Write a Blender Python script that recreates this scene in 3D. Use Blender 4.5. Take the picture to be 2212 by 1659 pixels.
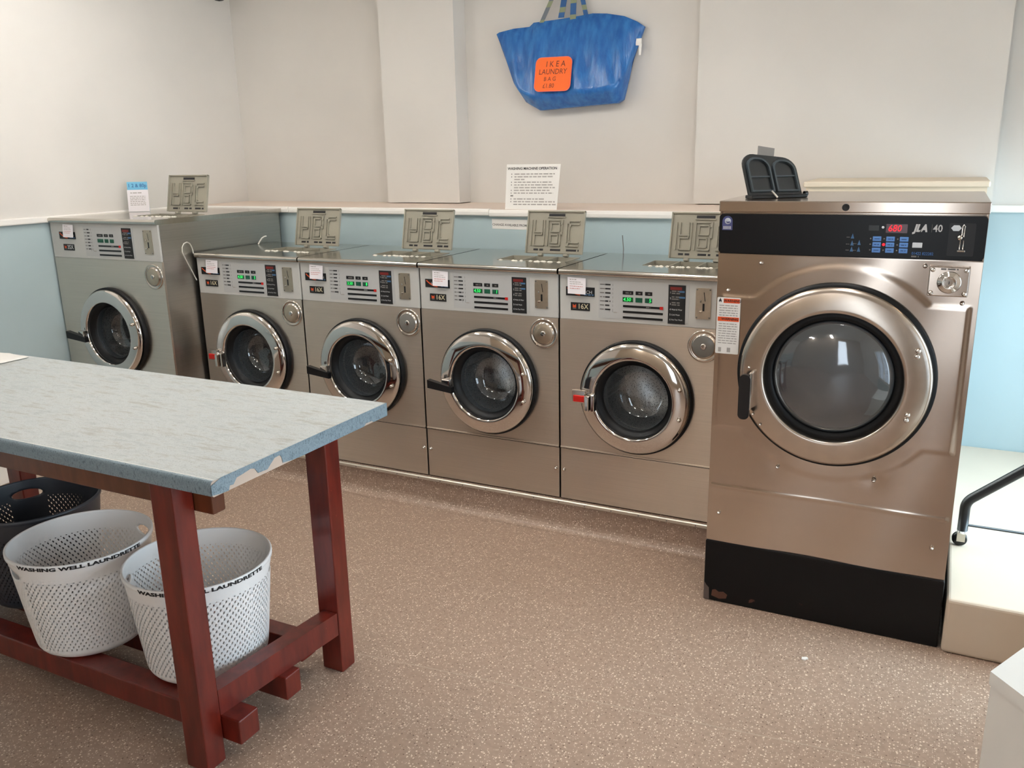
import bpy, bmesh, math, random
from mathutils import Vector, Matrix
R = math.radians
random.seed(7)
for o in list(bpy.data.objects): bpy.data.objects.remove(o)
S = bpy.context.scene
COL = S.collection

# ------------------------------------------------------------------ camera
def setup_camera():
    cx, cy, cz, yaw, pitch, roll, f = 1.4467, -3.2903, 1.6549, 0.472, 0.2627, -0.0211, 1839.39
    sy, c1, sp, cp = math.sin(yaw), math.cos(yaw), math.sin(pitch), math.cos(pitch)
    F = Vector((-sy*cp, c1*cp, -sp)); Rt = Vector((c1, sy, 0)); U = Rt.cross(F)
    cr, sr = math.cos(roll), math.sin(roll)
    R2 = cr*Rt + sr*U; U2 = -sr*Rt + cr*U
    cam = bpy.data.cameras.new('camera'); ob = bpy.data.objects.new('camera', cam); COL.objects.link(ob)
    m = Matrix((( R2.x, U2.x, -F.x, cx), (R2.y, U2.y, -F.y, cy), (R2.z, U2.z, -F.z, cz), (0, 0, 0, 1)))
    ob.matrix_world = m
    cam.sensor_fit = 'HORIZONTAL'; cam.sensor_width = 36.0; cam.lens = f/2212*36.0
    cam.clip_start = .02; cam.clip_end = 100
    S.camera = ob
setup_camera()
# ------------------------------------------------------------------ world, lights, exposure
def setup_light():
    w = bpy.data.worlds.new('world'); S.world = w; w.use_nodes = True
    bg = w.node_tree.nodes['Background']
    bg.inputs[0].default_value = (.78, .88, 1, 1); bg.inputs[1].default_value = 1.6
    def area(name, loc, rot, sx, sy_, power, col, spread=180):
        l = bpy.data.lights.new(name, 'AREA'); l.shape = 'RECTANGLE'; l.size = sx; l.size_y = sy_
        l.energy = power; l.color = col; l.spread = R(spread)
        o = bpy.data.objects.new(name, l); COL.objects.link(o); o.location = loc; o.rotation_euler = rot
    # daylight coming in through the side window and the shop front
    area('daylight_glass_door', (2.76, .35, 1.0), (0, R(58), 0), 1.4, 1.4, 52, (.66, .87, 1.0), 125)
    area('daylight_side_window', (2.76, -2.1, 1.05), (0, R(92), 0), 1.2, 1.7, 27, (.80, .91, 1.0))
    area('daylight_shop_front', (1.15, -6.36, 1.45), (R(90), 0, 0), .6, 2.2, 16, (.88, .94, 1.0))
setup_light()
S.view_settings.view_transform = 'Standard'; S.view_settings.look = 'None'
S.view_settings.gamma = 1.0; S.view_settings.use_curve_mapping = False
S.view_settings.exposure = 0.30

# ------------------------------------------------------------------ materials
def sr(r, g, b):
    f = lambda c: (c/255/12.92) if c/255 <= .04045 else ((c/255+.055)/1.055)**2.4
    return (f(r), f(g), f(b), 1)
M = {}
def mat(name, col, rough=.5, metal=0., spec=.5, emit=None, es=1., coat=0.):
    m = bpy.data.materials.new(name); m.use_nodes = True
    b = m.node_tree.nodes['Principled BSDF']
    b.inputs['Base Color'].default_value = col; b.inputs['Roughness'].default_value = rough
    b.inputs['Metallic'].default_value = metal; b.inputs['Specular IOR Level'].default_value = spec
    if coat: b.inputs['Coat Weight'].default_value = coat
    if emit: b.inputs['Emission Color'].default_value = emit; b.inputs['Emission Strength'].default_value = es
    M[name] = m; return m
def N(m, t, **kw):
    n = m.node_tree.nodes.new(t)
    for k, v in kw.items():
        if hasattr(n, k): setattr(n, k, v)
        else: n.inputs[k].default_value = v
    return n
def L(m, a, b): m.node_tree.links.new(a, b)
def bsdf(m): return m.node_tree.nodes['Principled BSDF']
def coords(m, scale=(1, 1, 1), kind='Object'):
    tc = N(m, 'ShaderNodeTexCoord'); mp = N(m, 'ShaderNodeMapping'); mp.inputs['Scale'].default_value = scale
    L(m, tc.outputs[kind], mp.inputs[0]); return mp.outputs[0]
def ramp(m, fac, stops):
    r = N(m, 'ShaderNodeValToRGB'); e = r.color_ramp.elements
    e[0].position, e[0].color = stops[0]; e[1].position, e[1].color = stops[-1]
    for p, c in stops[1:-1]:
        x = e.new(p); x.color = c
    L(m, fac, r.inputs[0]); return r.outputs[0]
def mixc(m, fac, a, b, mode='MIX'):
    n = N(m, 'ShaderNodeMix', data_type='RGBA', blend_type=mode)
    for s, v in ((n.inputs[0], fac), (n.inputs[6], a), (n.inputs[7], b)):
        if hasattr(v, 'is_output') or isinstance(v, bpy.types.NodeSocket): L(m, v, s)
        else: s.default_value = v
    return n.outputs[2]
def bump(m, h, strength=.2, dist=.002):
    b = N(m, 'ShaderNodeBump'); b.inputs['Strength'].default_value = strength; b.inputs['Distance'].default_value = dist
    L(m, h, b.inputs['Height']); L(m, b.outputs[0], bsdf(m).inputs['Normal'])

def noise(m, vec, scale, detail=3, rough=.5):
    n = N(m, 'ShaderNodeTexNoise'); n.inputs['Scale'].default_value = scale; n.inputs['Detail'].default_value = detail
    n.inputs['Roughness'].default_value = rough; L(m, vec, n.inputs['Vector']); return n.outputs[0]

def painted(name, c, rough=.55, var=.04):
    m = mat(name, c, rough); v = coords(m)
    n = noise(m, v, 1.3, 4)
    d = tuple(x*(1-var) for x in c[:3])+(1,); e = tuple(min(1, x*(1+var)) for x in c[:3])+(1,)
    L(m, ramp(m, n, [(.35, d), (.65, e)]), bsdf(m).inputs['Base Color'])
    bump(m, noise(m, v, 90, 2), .05, .002); return m
painted('wall_cream', sr(222, 217, 210)); painted('wall_blue', sr(178, 196, 199)); painted('ceiling_white', sr(232, 228, 220))
painted('wall_far', sr(196, 180, 160)); painted('trim_white', sr(249, 245, 238), .35, .01); painted('ledge_top', sr(234, 214, 198), .45)
painted('cream_box', sr(232, 216, 192), .5)
painted('panel_grey', sr(194, 193, 188), .4, .01); painted('overlay_grey', sr(185, 185, 183), .38, .01)
painted('soap_plastic', sr(150, 145, 130), .45, .03)
painted('paper_white', sr(236, 232, 226), .6, .01); painted('paper_lilac', sr(236, 230, 232), .6, .01)
painted('white_paint', sr(232, 230, 224), .35, .02); painted('card_blue', sr(120, 190, 222), .5, .02)
painted('orange_card', sr(255, 108, 18), .55, .01); painted('orange_edge', sr(250, 110, 90), .55, .01)
painted('board_tan', sr(205, 186, 170), .7, .08)
mat('black', sr(14, 14, 16), .35); mat('black_matte', sr(20, 20, 21), .6); mat('black_gloss', sr(10, 11, 14), .3, spec=.3)
mat('rubber', sr(8, 9, 11), .45, spec=.3); mat('ink', sr(28, 26, 28), .6); mat('ink_grey', sr(120, 116, 112), .7)
mat('ink_soft', sr(168, 162, 156), .7); mat('ink_white', sr(205, 205, 205), .5); mat('ink_blue', sr(70, 110, 150), .5)
mat('ink_blue2', sr(60, 105, 165), .5)
mat('ink_red', sr(120, 30, 22), .5); mat('red_plastic', sr(200, 30, 22), .35); mat('orange_print', sr(214, 84, 40), .5)
mat('red_ink2', sr(205, 130, 125), .6)
mat('orange_warn', sr(228, 84, 28), .5); mat('cream_print', sr(214, 204, 170), .5)
mat('green_dark', sr(20, 84, 60), .3); mat('green_lit', sr(60, 230, 110), .4, emit=sr(50, 255, 110), es=.75)
mat('green_glow', sr(10, 80, 40), .3, emit=sr(20, 110, 50), es=.06)
mat('red_lit', sr(255, 30, 40), .4, emit=sr(255, 20, 40), es=1.3); mat('red_window', sr(70, 8, 10), .2)
mat('key_blue', sr(92, 140, 205), .4); mat('key_dark', sr(45, 80, 135), .4); mat('key_white', sr(225, 230, 235), .4)
mat('badge_blue', sr(70, 74, 120), .4); mat('silver_print', sr(190, 195, 205), .3, .4)
mat('clear_grey', sr(120, 118, 112), .25); mat('dark_plastic', sr(30, 34, 36), .3, coat=.3)
mat('hose', sr(205, 200, 190), .5); mat('powder', sr(235, 230, 218), .9)
mat('tube_glow', (1, .96, .9, 1), .4, emit=(1, .98, .96, 1), es=30.0)
mat('tab_grey', sr(120, 116, 112), .4)

def steel(name, c, rough, sc=(2, 2, 320), bs=.06, var=.05, aniso=0):
    m = mat(name, c, rough, 1.0); v = coords(m, sc)
    n = noise(m, v, 1.0, 3)
    d = tuple(x*(1-var) for x in c[:3])+(1,); e = tuple(min(1, x*(1+var)) for x in c[:3])+(1,)
    L(m, ramp(m, n, [(.3, d), (.7, e)]), bsdf(m).inputs['Base Color'])
    v2 = coords(m, (1, 1, 1)); r = noise(m, v2, 6, 3)
    mr = N(m, 'ShaderNodeMapRange'); mr.inputs[3].default_value = rough*.93; mr.inputs[4].default_value = rough*1.08
    L(m, r, mr.inputs[0]); L(m, mr.outputs[0], bsdf(m).inputs['Roughness'])
    if bs: bump(m, n, bs, .001)
    if aniso:                                        # horizontally brushed: highlights smear up and down
        b = bsdf(m); b.inputs['Anisotropic'].default_value = aniso
        t = N(m, 'ShaderNodeCombineXYZ'); t.inputs[0].default_value = .02; t.inputs[1].default_value = .05; t.inputs[2].default_value = 1
        L(m, t.outputs[0], b.inputs['Tangent'])
    return m
steel('steel', sr(212, 202, 190), .36, aniso=.8, bs=.03)
steel('steel_top', sr(196, 192, 184), .15, (2, 160, 2), .03)
steel('steel_side', sr(176, 172, 164), .34, (2, 2, 200))
steel('steel_big', sr(190, 175, 162), .18, (1.5, 1.5, 60), 0, var=.01, aniso=.55)
steel('steel_plate', sr(190, 178, 160), .38, (60, 60, 60))
mat('chrome', sr(214, 208, 202), .06, 1.0); mat('chrome_soft', sr(205, 196, 186), .14, 1.0)
mat('steel_drum', sr(200, 198, 194), .32, .8)
def drum_holes():
    m = M['steel_drum']; v = coords(m, (1, 1, 1)); vo = N(m, 'ShaderNodeTexVoronoi'); vo.inputs['Scale'].default_value = 150
    L(m, v, vo.inputs['Vector'])
    L(m, ramp(m, vo.outputs['Distance'], [(.24, sr(70, 70, 70)), (.34, sr(200, 198, 194))]), bsdf(m).inputs['Base Color'])
drum_holes(); mat('drum_plain', sr(120, 122, 124), .4, .7)
def glass(name, tint, gl, rough=.02, ior_blend=.35, painted_haze=0):
    m = bpy.data.materials.new(name); m.use_nodes = True; nt = m.node_tree; nt.nodes.clear()
    out = nt.nodes.new('ShaderNodeOutputMaterial'); tr = nt.nodes.new('ShaderNodeBsdfTransparent'); g = nt.nodes.new('ShaderNodeBsdfGlossy')
    tr.inputs[0].default_value = tint; g.inputs['Roughness'].default_value = rough; g.inputs[0].default_value = (.95, .97, 1, 1)
    lw = nt.nodes.new('ShaderNodeLayerWeight'); lw.inputs[0].default_value = ior_blend
    mr = nt.nodes.new('ShaderNodeMapRange'); mr.inputs[3].default_value = gl; mr.inputs[4].default_value = .9
    mx = nt.nodes.new('ShaderNodeMixShader')
    nt.links.new(lw.outputs['Fresnel'], mr.inputs[0]); nt.links.new(mr.outputs[0], mx.inputs[0])
    nt.links.new(tr.outputs[0], mx.inputs[1]); nt.links.new(g.outputs[0], mx.inputs[2]); nt.links.new(mx.outputs[0], out.inputs[0])
    if painted_haze:  # pale diffuse mixed into the glass, standing in for light inside the door
        df = nt.nodes.new('ShaderNodeBsdfDiffuse'); df.inputs[0].default_value = (.62, .68, .72, 1); m2 = nt.nodes.new('ShaderNodeMixShader'); m2.inputs[0].default_value = painted_haze
        nt.links.new(mx.outputs[0], m2.inputs[1]); nt.links.new(df.outputs[0], m2.inputs[2]); nt.links.new(m2.outputs[0], out.inputs[0])
    M[name] = m
glass('door_glass', (.90, .93, .95, 1), .08, painted_haze=.07); glass('big_glass', (.66, .71, .76, 1), .12, .05, .3, painted_haze=.085)
glass('pane_glass', (.95, .97, .98, 1), .02); glass('acrylic', (.97, .97, .97, 1), .03)

def floor_mat(name, base, light, dark, dens=1.0):
    m = mat(name, base, .42); v = coords(m)
    big = noise(m, v, 1.1, 4)
    c = mixc(m, big, tuple(x*.93 for x in base[:3])+(1,), tuple(min(1, x*1.07) for x in base[:3])+(1,))
    mid = noise(m, v, 60, 2)
    c = mixc(m, ramp(m, mid, [(.42, (0, 0, 0, 1)), (.62, (1, 1, 1, 1))]), c, tuple(x*.88 for x in base[:3])+(1,))
    for sc, col, th in ((105, light, .24*dens), (88, dark, .16*dens), (180, light, .22*dens)):
        vo = N(m, 'ShaderNodeTexVoronoi'); vo.inputs['Scale'].default_value = sc; L(m, v, vo.inputs['Vector'])
        k = ramp(m, vo.outputs['Distance'], [(th, (1, 1, 1, 1)), (th+.1, (0, 0, 0, 1))])
        # only some cells carry a fleck
        sep = N(m, 'ShaderNodeSeparateColor'); L(m, vo.outputs['Color'], sep.inputs[0])
        sel = N(m, 'ShaderNodeMath', operation='GREATER_THAN'); L(m, sep.outputs[0], sel.inputs[0]); sel.inputs[1].default_value = .62
        mu = N(m, 'ShaderNodeMath', operation='MULTIPLY'); L(m, k, mu.inputs[0]); L(m, sel.outputs[0], mu.inputs[1])
        c = mixc(m, mu.outputs[0], c, col)
    L(m, c, bsdf(m).inputs['Base Color']); bump(m, noise(m, v, 160, 2), .06, .001); return m
floor_mat('floor_vinyl', sr(167, 142, 124), sr(226, 208, 190), sr(112, 86, 74))
painted('platform_vinyl', sr(206, 188, 168), .5, .05)

def wood(name, a, b, wear):
    m = mat(name, a, .32, coat=.25); v = coords(m, (6, 6, 1.2)); n = noise(m, v, 4, 5, .6)
    c = ramp(m, n, [(.3, a), (.7, b)])
    v2 = coords(m, (1, 1, 1)); w = noise(m, v2, 38, 4, .7)
    c = mixc(m, ramp(m, w, [(.70, (0, 0, 0, 1)), (.74, (1, 1, 1, 1))]), c, wear)
    L(m, c, bsdf(m).inputs['Base Color']); bump(m, n, .08, .002); return m
wood('red_wood', sr(84, 20, 12), sr(120, 38, 24), sr(150, 74, 50))
wood('brown_wood', sr(84, 44, 24), sr(112, 62, 36), sr(130, 80, 50))

def laminate(name, a, b, c3, sx):
    m = mat(name, a, .34); v = coords(m, sx); n = noise(m, v, 7, 8, .75)
    c = ramp(m, n, [(.36, a), (.5, b), (.64, c3)])
    v2 = coords(m, (1, 1, 1)); s = noise(m, v2, 330, 2)
    c = mixc(m, ramp(m, s, [(.60, (0, 0, 0, 1)), (.68, (1, 1, 1, 1))]), c, tuple(x*.72 for x in a[:3])+(1,))
    L(m, c, bsdf(m).inputs['Base Color']); return m
laminate('table_top', sr(174, 180, 180), sr(196, 201, 201), sr(170, 170, 164), (1.2, 5, 1))
laminate('table_edge', sr(112, 128, 138), sr(142, 160, 170), sr(82, 98, 106), (30, 30, 12))

def fabric_blue():
    c = sr(38, 104, 178); m = mat('bag_blue', c, .25); v = coords(m)
    n = noise(m, coords(m, (14, 14, 2.2)), 2.5, 4)
    L(m, ramp(m, n, [(.3, sr(30, 92, 166)), (.7, sr(52, 122, 192))]), bsdf(m).inputs['Base Color'])
    bump(m, n, .55, .012)
fabric_blue()
mat('strap_blue', sr(38, 92, 150), .6); mat('strap_yellow', sr(140, 148, 116), .6); mat('strap_grey', sr(110, 116, 124), .6)
def basket_mat(name, c, band):
    m = mat(name, c, .38); uv = N(m, 'ShaderNodeUVMap'); uv.uv_map = 'weave'
    sp = N(m, 'ShaderNodeSeparateXYZ'); L(m, uv.outputs[0], sp.inputs[0])
    def mth(op, a, b=None):
        n = N(m, 'ShaderNodeMath', operation=op)
        for i, q in enumerate((a, b)):
            if q is None: continue
            if isinstance(q, (int, float)): n.inputs[i].default_value = q
            else: L(m, q, n.inputs[i])
        return n.outputs[0]
    U, V = sp.outputs[0], sp.outputs[1]            # metres round the wall, metres up
    row = mth('FLOOR', mth('DIVIDE', V, .0112)); odd = mth('MULTIPLY', mth('MODULO', row, 2.), .5)
    fu = mth('SUBTRACT', mth('FRACT', mth('ADD', mth('DIVIDE', U, .0185), odd)), .5)
    fv = mth('SUBTRACT', mth('FRACT', mth('DIVIDE', V, .0112)), .5)
    du = mth('ABSOLUTE', mth('MULTIPLY', mth('SUBTRACT', fu, mth('MULTIPLY', fv, .22)), .0185)); dv = mth('ABSOLUTE', mth('MULTIPLY', fv, .0112))
    hole = mth('MULTIPLY', mth('LESS_THAN', du, .0024), mth('LESS_THAN', dv, .0040))
    inr = mth('MULTIPLY', mth('GREATER_THAN', V, .035), mth('LESS_THAN', V, band))
    sp3 = sp.outputs[2]
    hole = mth('MULTIPLY', hole, inr)
    w = mth('SINE', mth('ADD', mth('MULTIPLY', U, 340.), mth('MULTIPLY', V, 280.)))
    bump(m, mth('MULTIPLY', w, inr), .10, .002)
    nt = m.node_tree; out = nt.nodes['Material Output']; tr = N(m, 'ShaderNodeBsdfTransparent'); mx = N(m, 'ShaderNodeMixShader')
    L(m, hole, mx.inputs[0]); L(m, bsdf(m).outputs[0], mx.inputs[1]); L(m, tr.outputs[0], mx.inputs[2]); L(m, mx.outputs[0], out.inputs[0])
basket_mat('basket_white', sr(246, 245, 244), .285); basket_mat('basket_dark', sr(52, 56, 64), .285)
mat('basket_plain_white', sr(246, 245, 244), .38); mat('basket_plain_dark', sr(52, 56, 64), .38)
mat('bk_paint', sr(9, 8, 9), .45, spec=.25)
def worn_black():
    m = M['bk_paint']; v = coords(m); n = noise(m, v, 9, 5, .6)
    sp = N(m, 'ShaderNodeSeparateXYZ'); L(m, v, sp.inputs[0])
    k = ramp(m, n, [(.70, (0, 0, 0, 1)), (.72, (1, 1, 1, 1))])
    L(m, mixc(m, k, sr(9, 8, 9), sr(88, 58, 48)), bsdf(m).inputs['Base Color'])
worn_black()

# ------------------------------------------------------------------ mesh builder
_txt = {}
def text_geo(s, size, align='LEFT', bold=0., shear=0., narrow=1.):
    key = (s, size, align, bold, shear, narrow)
    if key in _txt: return _txt[key]
    cu = bpy.data.curves.new('t', 'FONT'); cu.body = s; cu.size = size; cu.align_x = align; cu.align_y = 'CENTER'
    cu.offset = bold; cu.shear = shear; cu.resolution_u = 2; cu.space_character = 1.0
    ob = bpy.data.objects.new('t', cu); COL.objects.link(ob)
    dg = bpy.context.evaluated_depsgraph_get(); dg.update()
    me = bpy.data.meshes.new_from_object(ob.evaluated_get(dg))
    r = ([(v.co.x*narrow, v.co.y) for v in me.vertices], [tuple(p.vertices) for p in me.polygons])
    bpy.data.objects.remove(ob); bpy.data.curves.remove(cu); bpy.data.meshes.remove(me)
    _txt[key] = r; return r

class MB:
    def __init__(s): s.v = []; s.f = []; s.m = []; s.sm = []; s.mats = []
    def mi(s, name):
        if name not in s.mats: s.mats.append(name)
        return s.mats.index(name)
    def add(s, vs, fs, m, smooth=False):
        o = len(s.v); i = s.mi(m); s.v += [tuple(v) for v in vs]
        for f in fs: s.f.append(tuple(o+k for k in f)); s.m.append(i); s.sm.append(smooth)
        return s
    def box(s, x0, x1, y0, y1, z0, z1, m, bev=0., seg=2):
        if x0 > x1: x0, x1 = x1, x0
        if y0 > y1: y0, y1 = y1, y0
        if z0 > z1: z0, z1 = z1, z0
        if bev:
            bm = bmesh.new(); bmesh.ops.create_cube(bm, size=1)
            for v in bm.verts: v.co = Vector(((x0+x1)/2+v.co.x*(x1-x0), (y0+y1)/2+v.co.y*(y1-y0), (z0+z1)/2+v.co.z*(z1-z0)))
            bmesh.ops.bevel(bm, geom=list(bm.edges), offset=bev, segments=seg, affect='EDGES', profile=.5)
            bm.verts.index_update()
            s.add([v.co[:] for v in bm.verts], [[v.index for v in f.verts] for f in bm.faces], m); bm.free(); return s
        V = [(x0,y0,z0),(x1,y0,z0),(x1,y1,z0),(x0,y1,z0),(x0,y0,z1),(x1,y0,z1),(x1,y1,z1),(x0,y1,z1)]
        F = [(0,3,2,1),(4,5,6,7),(0,1,5,4),(1,2,6,5),(2,3,7,6),(3,0,4,7)]
        return s.add(V, F, m)
    def lathe(s, prof, c, m, n=64, axis='y', smooth=True, a0=0, a1=2*math.pi):
        # prof: (radius, axial); axis y: circle in xz
        full = abs(a1-a0-2*math.pi) < 1e-6; k = n if full else n+1
        V = []
        for r, h in prof:
            for i in range(k):
                a = a0+(a1-a0)*i/n
                if axis == 'y': V.append((c[0]+r*math.cos(a), c[1]+h, c[2]+r*math.sin(a)))
                elif axis == 'z': V.append((c[0]+r*math.cos(a), c[1]+r*math.sin(a), c[2]+h))
                else: V.append((c[0]+h, c[1]+r*math.cos(a), c[2]+r*math.sin(a)))
        F = []
        for j in range(len(prof)-1):
            for i in range(n):
                i2 = (i+1) % k
                F.append((j*k+i, j*k+i2, (j+1)*k+i2, (j+1)*k+i))
        return s.add(V, F, m, smooth)
    def disc(s, c, r, m, n=24, axis='y', flip=False):
        V = [(c[0]+r*math.cos(2*math.pi*i/n), c[1], c[2]+r*math.sin(2*math.pi*i/n)) if axis == 'y' else
             (c[0]+r*math.cos(2*math.pi*i/n), c[1]+r*math.sin(2*math.pi*i/n), c[2]) for i in range(n)]
        f = tuple(range(n)); return s.add(V, [f[::-1] if flip else f], m)
    def prism(s, poly, y0, y1, m):                       # poly in xz, extruded along y
        n = len(poly); V = [(x, y0, z) for x, z in poly]+[(x, y1, z) for x, z in poly]
        F = [tuple(range(n)), tuple(range(2*n-1, n-1, -1))]+[(i, i+n, (i+1) % n+n, (i+1) % n) for i in range(n)]
        return s.add(V, F, m)
    def prism_x(s, poly, x0, x1, m):                     # poly in yz
        n = len(poly); V = [(x0, y, z) for y, z in poly]+[(x1, y, z) for y, z in poly]
        F = [tuple(range(n)), tuple(range(2*n-1, n-1, -1))]+[(i, i+n, (i+1) % n+n, (i+1) % n) for i in range(n)]
        return s.add(V, F, m)
    def prism_z(s, poly, z0, z1, m):
        n = len(poly); V = [(x, y, z0) for x, y in poly]+[(x, y, z1) for x, y in poly]
        F = [tuple(range(n-1, -1, -1)), tuple(range(n, 2*n))]+[(i, (i+1) % n, (i+1) % n+n, i+n) for i in range(n)]
        return s.add(V, F, m)
    def hexa(s, b, t, m):                                # 4 bottom points, 4 top points
        return s.add(list(b)+list(t), [(3,2,1,0),(4,5,6,7),(0,1,5,4),(1,2,6,5),(2,3,7,6),(3,0,4,7)], m)
    def tube(s, pts, r, m, n=10, cap=True):
        pts = [Vector(p) for p in pts]; V = []; up = None
        for i, p in enumerate(pts):
            d = (pts[min(i+1, len(pts)-1)]-pts[max(i-1, 0)]).normalized()
            if up is None: up = Vector((0, 0, 1)) if abs(d.z) < .9 else Vector((1, 0, 0))
            a = d.cross(up).normalized(); b = a.cross(d).normalized(); up = b
            for k in range(n):
                t = 2*math.pi*k/n; V.append(p+r*(math.cos(t)*a+math.sin(t)*b))
        F = [(i*n+k, i*n+(k+1) % n, (i+1)*n+(k+1) % n, (i+1)*n+k) for i in range(len(pts)-1) for k in range(n)]
        if cap: F += [tuple(range(n)), tuple(range(len(pts)*n-1, (len(pts)-1)*n-1, -1))]
        return s.add(V, F, m, True)
    def text(s, st, x, y, z, size, m, align='LEFT', bold=0., shear=0., narrow=1., fn=None):
        V, F = text_geo(st, size, align, bold, shear, narrow)
        return s.add([fn(a, b) if fn else (x+a, y, z+b) for a, b in V], F, m)
    def dashes(s, x0, x1, y, z, h, m, seed=0, wmin=.25, wmax=1.0, gap=.25):   # a line of unreadable words
        rng = random.Random(seed); x = x0
        while x < x1:
            w = h*(2+4*rng.random()); e = min(x1, x+w)
            s.add([(x, y, z-h/2), (e, y, z-h/2), (e, y, z+h/2), (x, y, z+h/2)], [(0, 1, 2, 3)], m); x = e+h*.8
        return s
    def build(s, name, parent=None, tag=None, loc=None):
        me = bpy.data.meshes.new(name); me.from_pydata(s.v, [], s.f)
        for mm in s.mats: me.materials.append(M[mm])
        me.polygons.foreach_set('material_index', s.m); me.polygons.foreach_set('use_smooth', s.sm); me.update()
        ob = bpy.data.objects.new(name, me); COL.objects.link(ob)
        if parent: ob.parent = parent
        if loc: ob.location = loc
        if tag: put(ob, *tag)
        return ob
def put(o, label=None, cat=None, group=None, kind=None):
    if label: o['label'] = label
    if cat: o['category'] = cat
    if group: o['group'] = group
    if kind: o['kind'] = kind
    return o
def struct(o): o['kind'] = 'structure'; return o
def empty(name, loc, rz=0, label=None, cat=None, group=None):
    o = bpy.data.objects.new(name, None); COL.objects.link(o); o.location = loc; o.rotation_euler = (0, 0, rz)
    o.empty_display_size = .1; return put(o, label, cat, group)
def rrect(x0, x1, z0, z1, r, n=5):
    P = []
    for cx, cz, a in ((x1-r, z1-r, 0), (x0+r, z1-r, 90), (x0+r, z0+r, 180), (x1-r, z0+r, 270)):
        for i in range(n+1):
            t = R(a+90*i/n); P.append((cx+r*math.cos(t), cz+r*math.sin(t)))
    return P[::-1]
def plate_hole(mb, x0, x1, z0, z1, cx, cz, r, y0, y1, m, n=96):
    # flat sheet with a round hole; front y0, back y1
    P = []
    for i in range(n):
        a = 2*math.pi*i/n; c, s_ = math.cos(a), math.sin(a)
        t = min(((x1-cx)/c if c > 1e-9 else (x0-cx)/c if c < -1e-9 else 1e9), ((z1-cz)/s_ if s_ > 1e-9 else (z0-cz)/s_ if s_ < -1e-9 else 1e9))
        P.append((cx+t*c, cz+t*s_))
    corners = [(x1, z1), (x0, z1), (x0, z0), (x1, z0)]
    for q in corners:                                   # snap nearest ray ends to corners
        k = min(range(n), key=lambda i: (P[i][0]-q[0])**2+(P[i][1]-q[1])**2); P[k] = q
    V = []
    for y in (y0, y1):
        V += [(px, y, pz) for px, pz in P]
        V += [(cx+r*math.cos(2*math.pi*i/n), y, cz+r*math.sin(2*math.pi*i/n)) for i in range(n)]
    F = []
    for i in range(n):
        j = (i+1) % n
        F.append((i, n+i, n+j, j)); F.append((2*n+i, 2*n+j, 3*n+j, 3*n+i))
        F.append((i, j, 2*n+j, 2*n+i)); F.append((n+i, 3*n+i, 3*n+j, n+j))
    mb.add(V, F, m)

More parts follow.
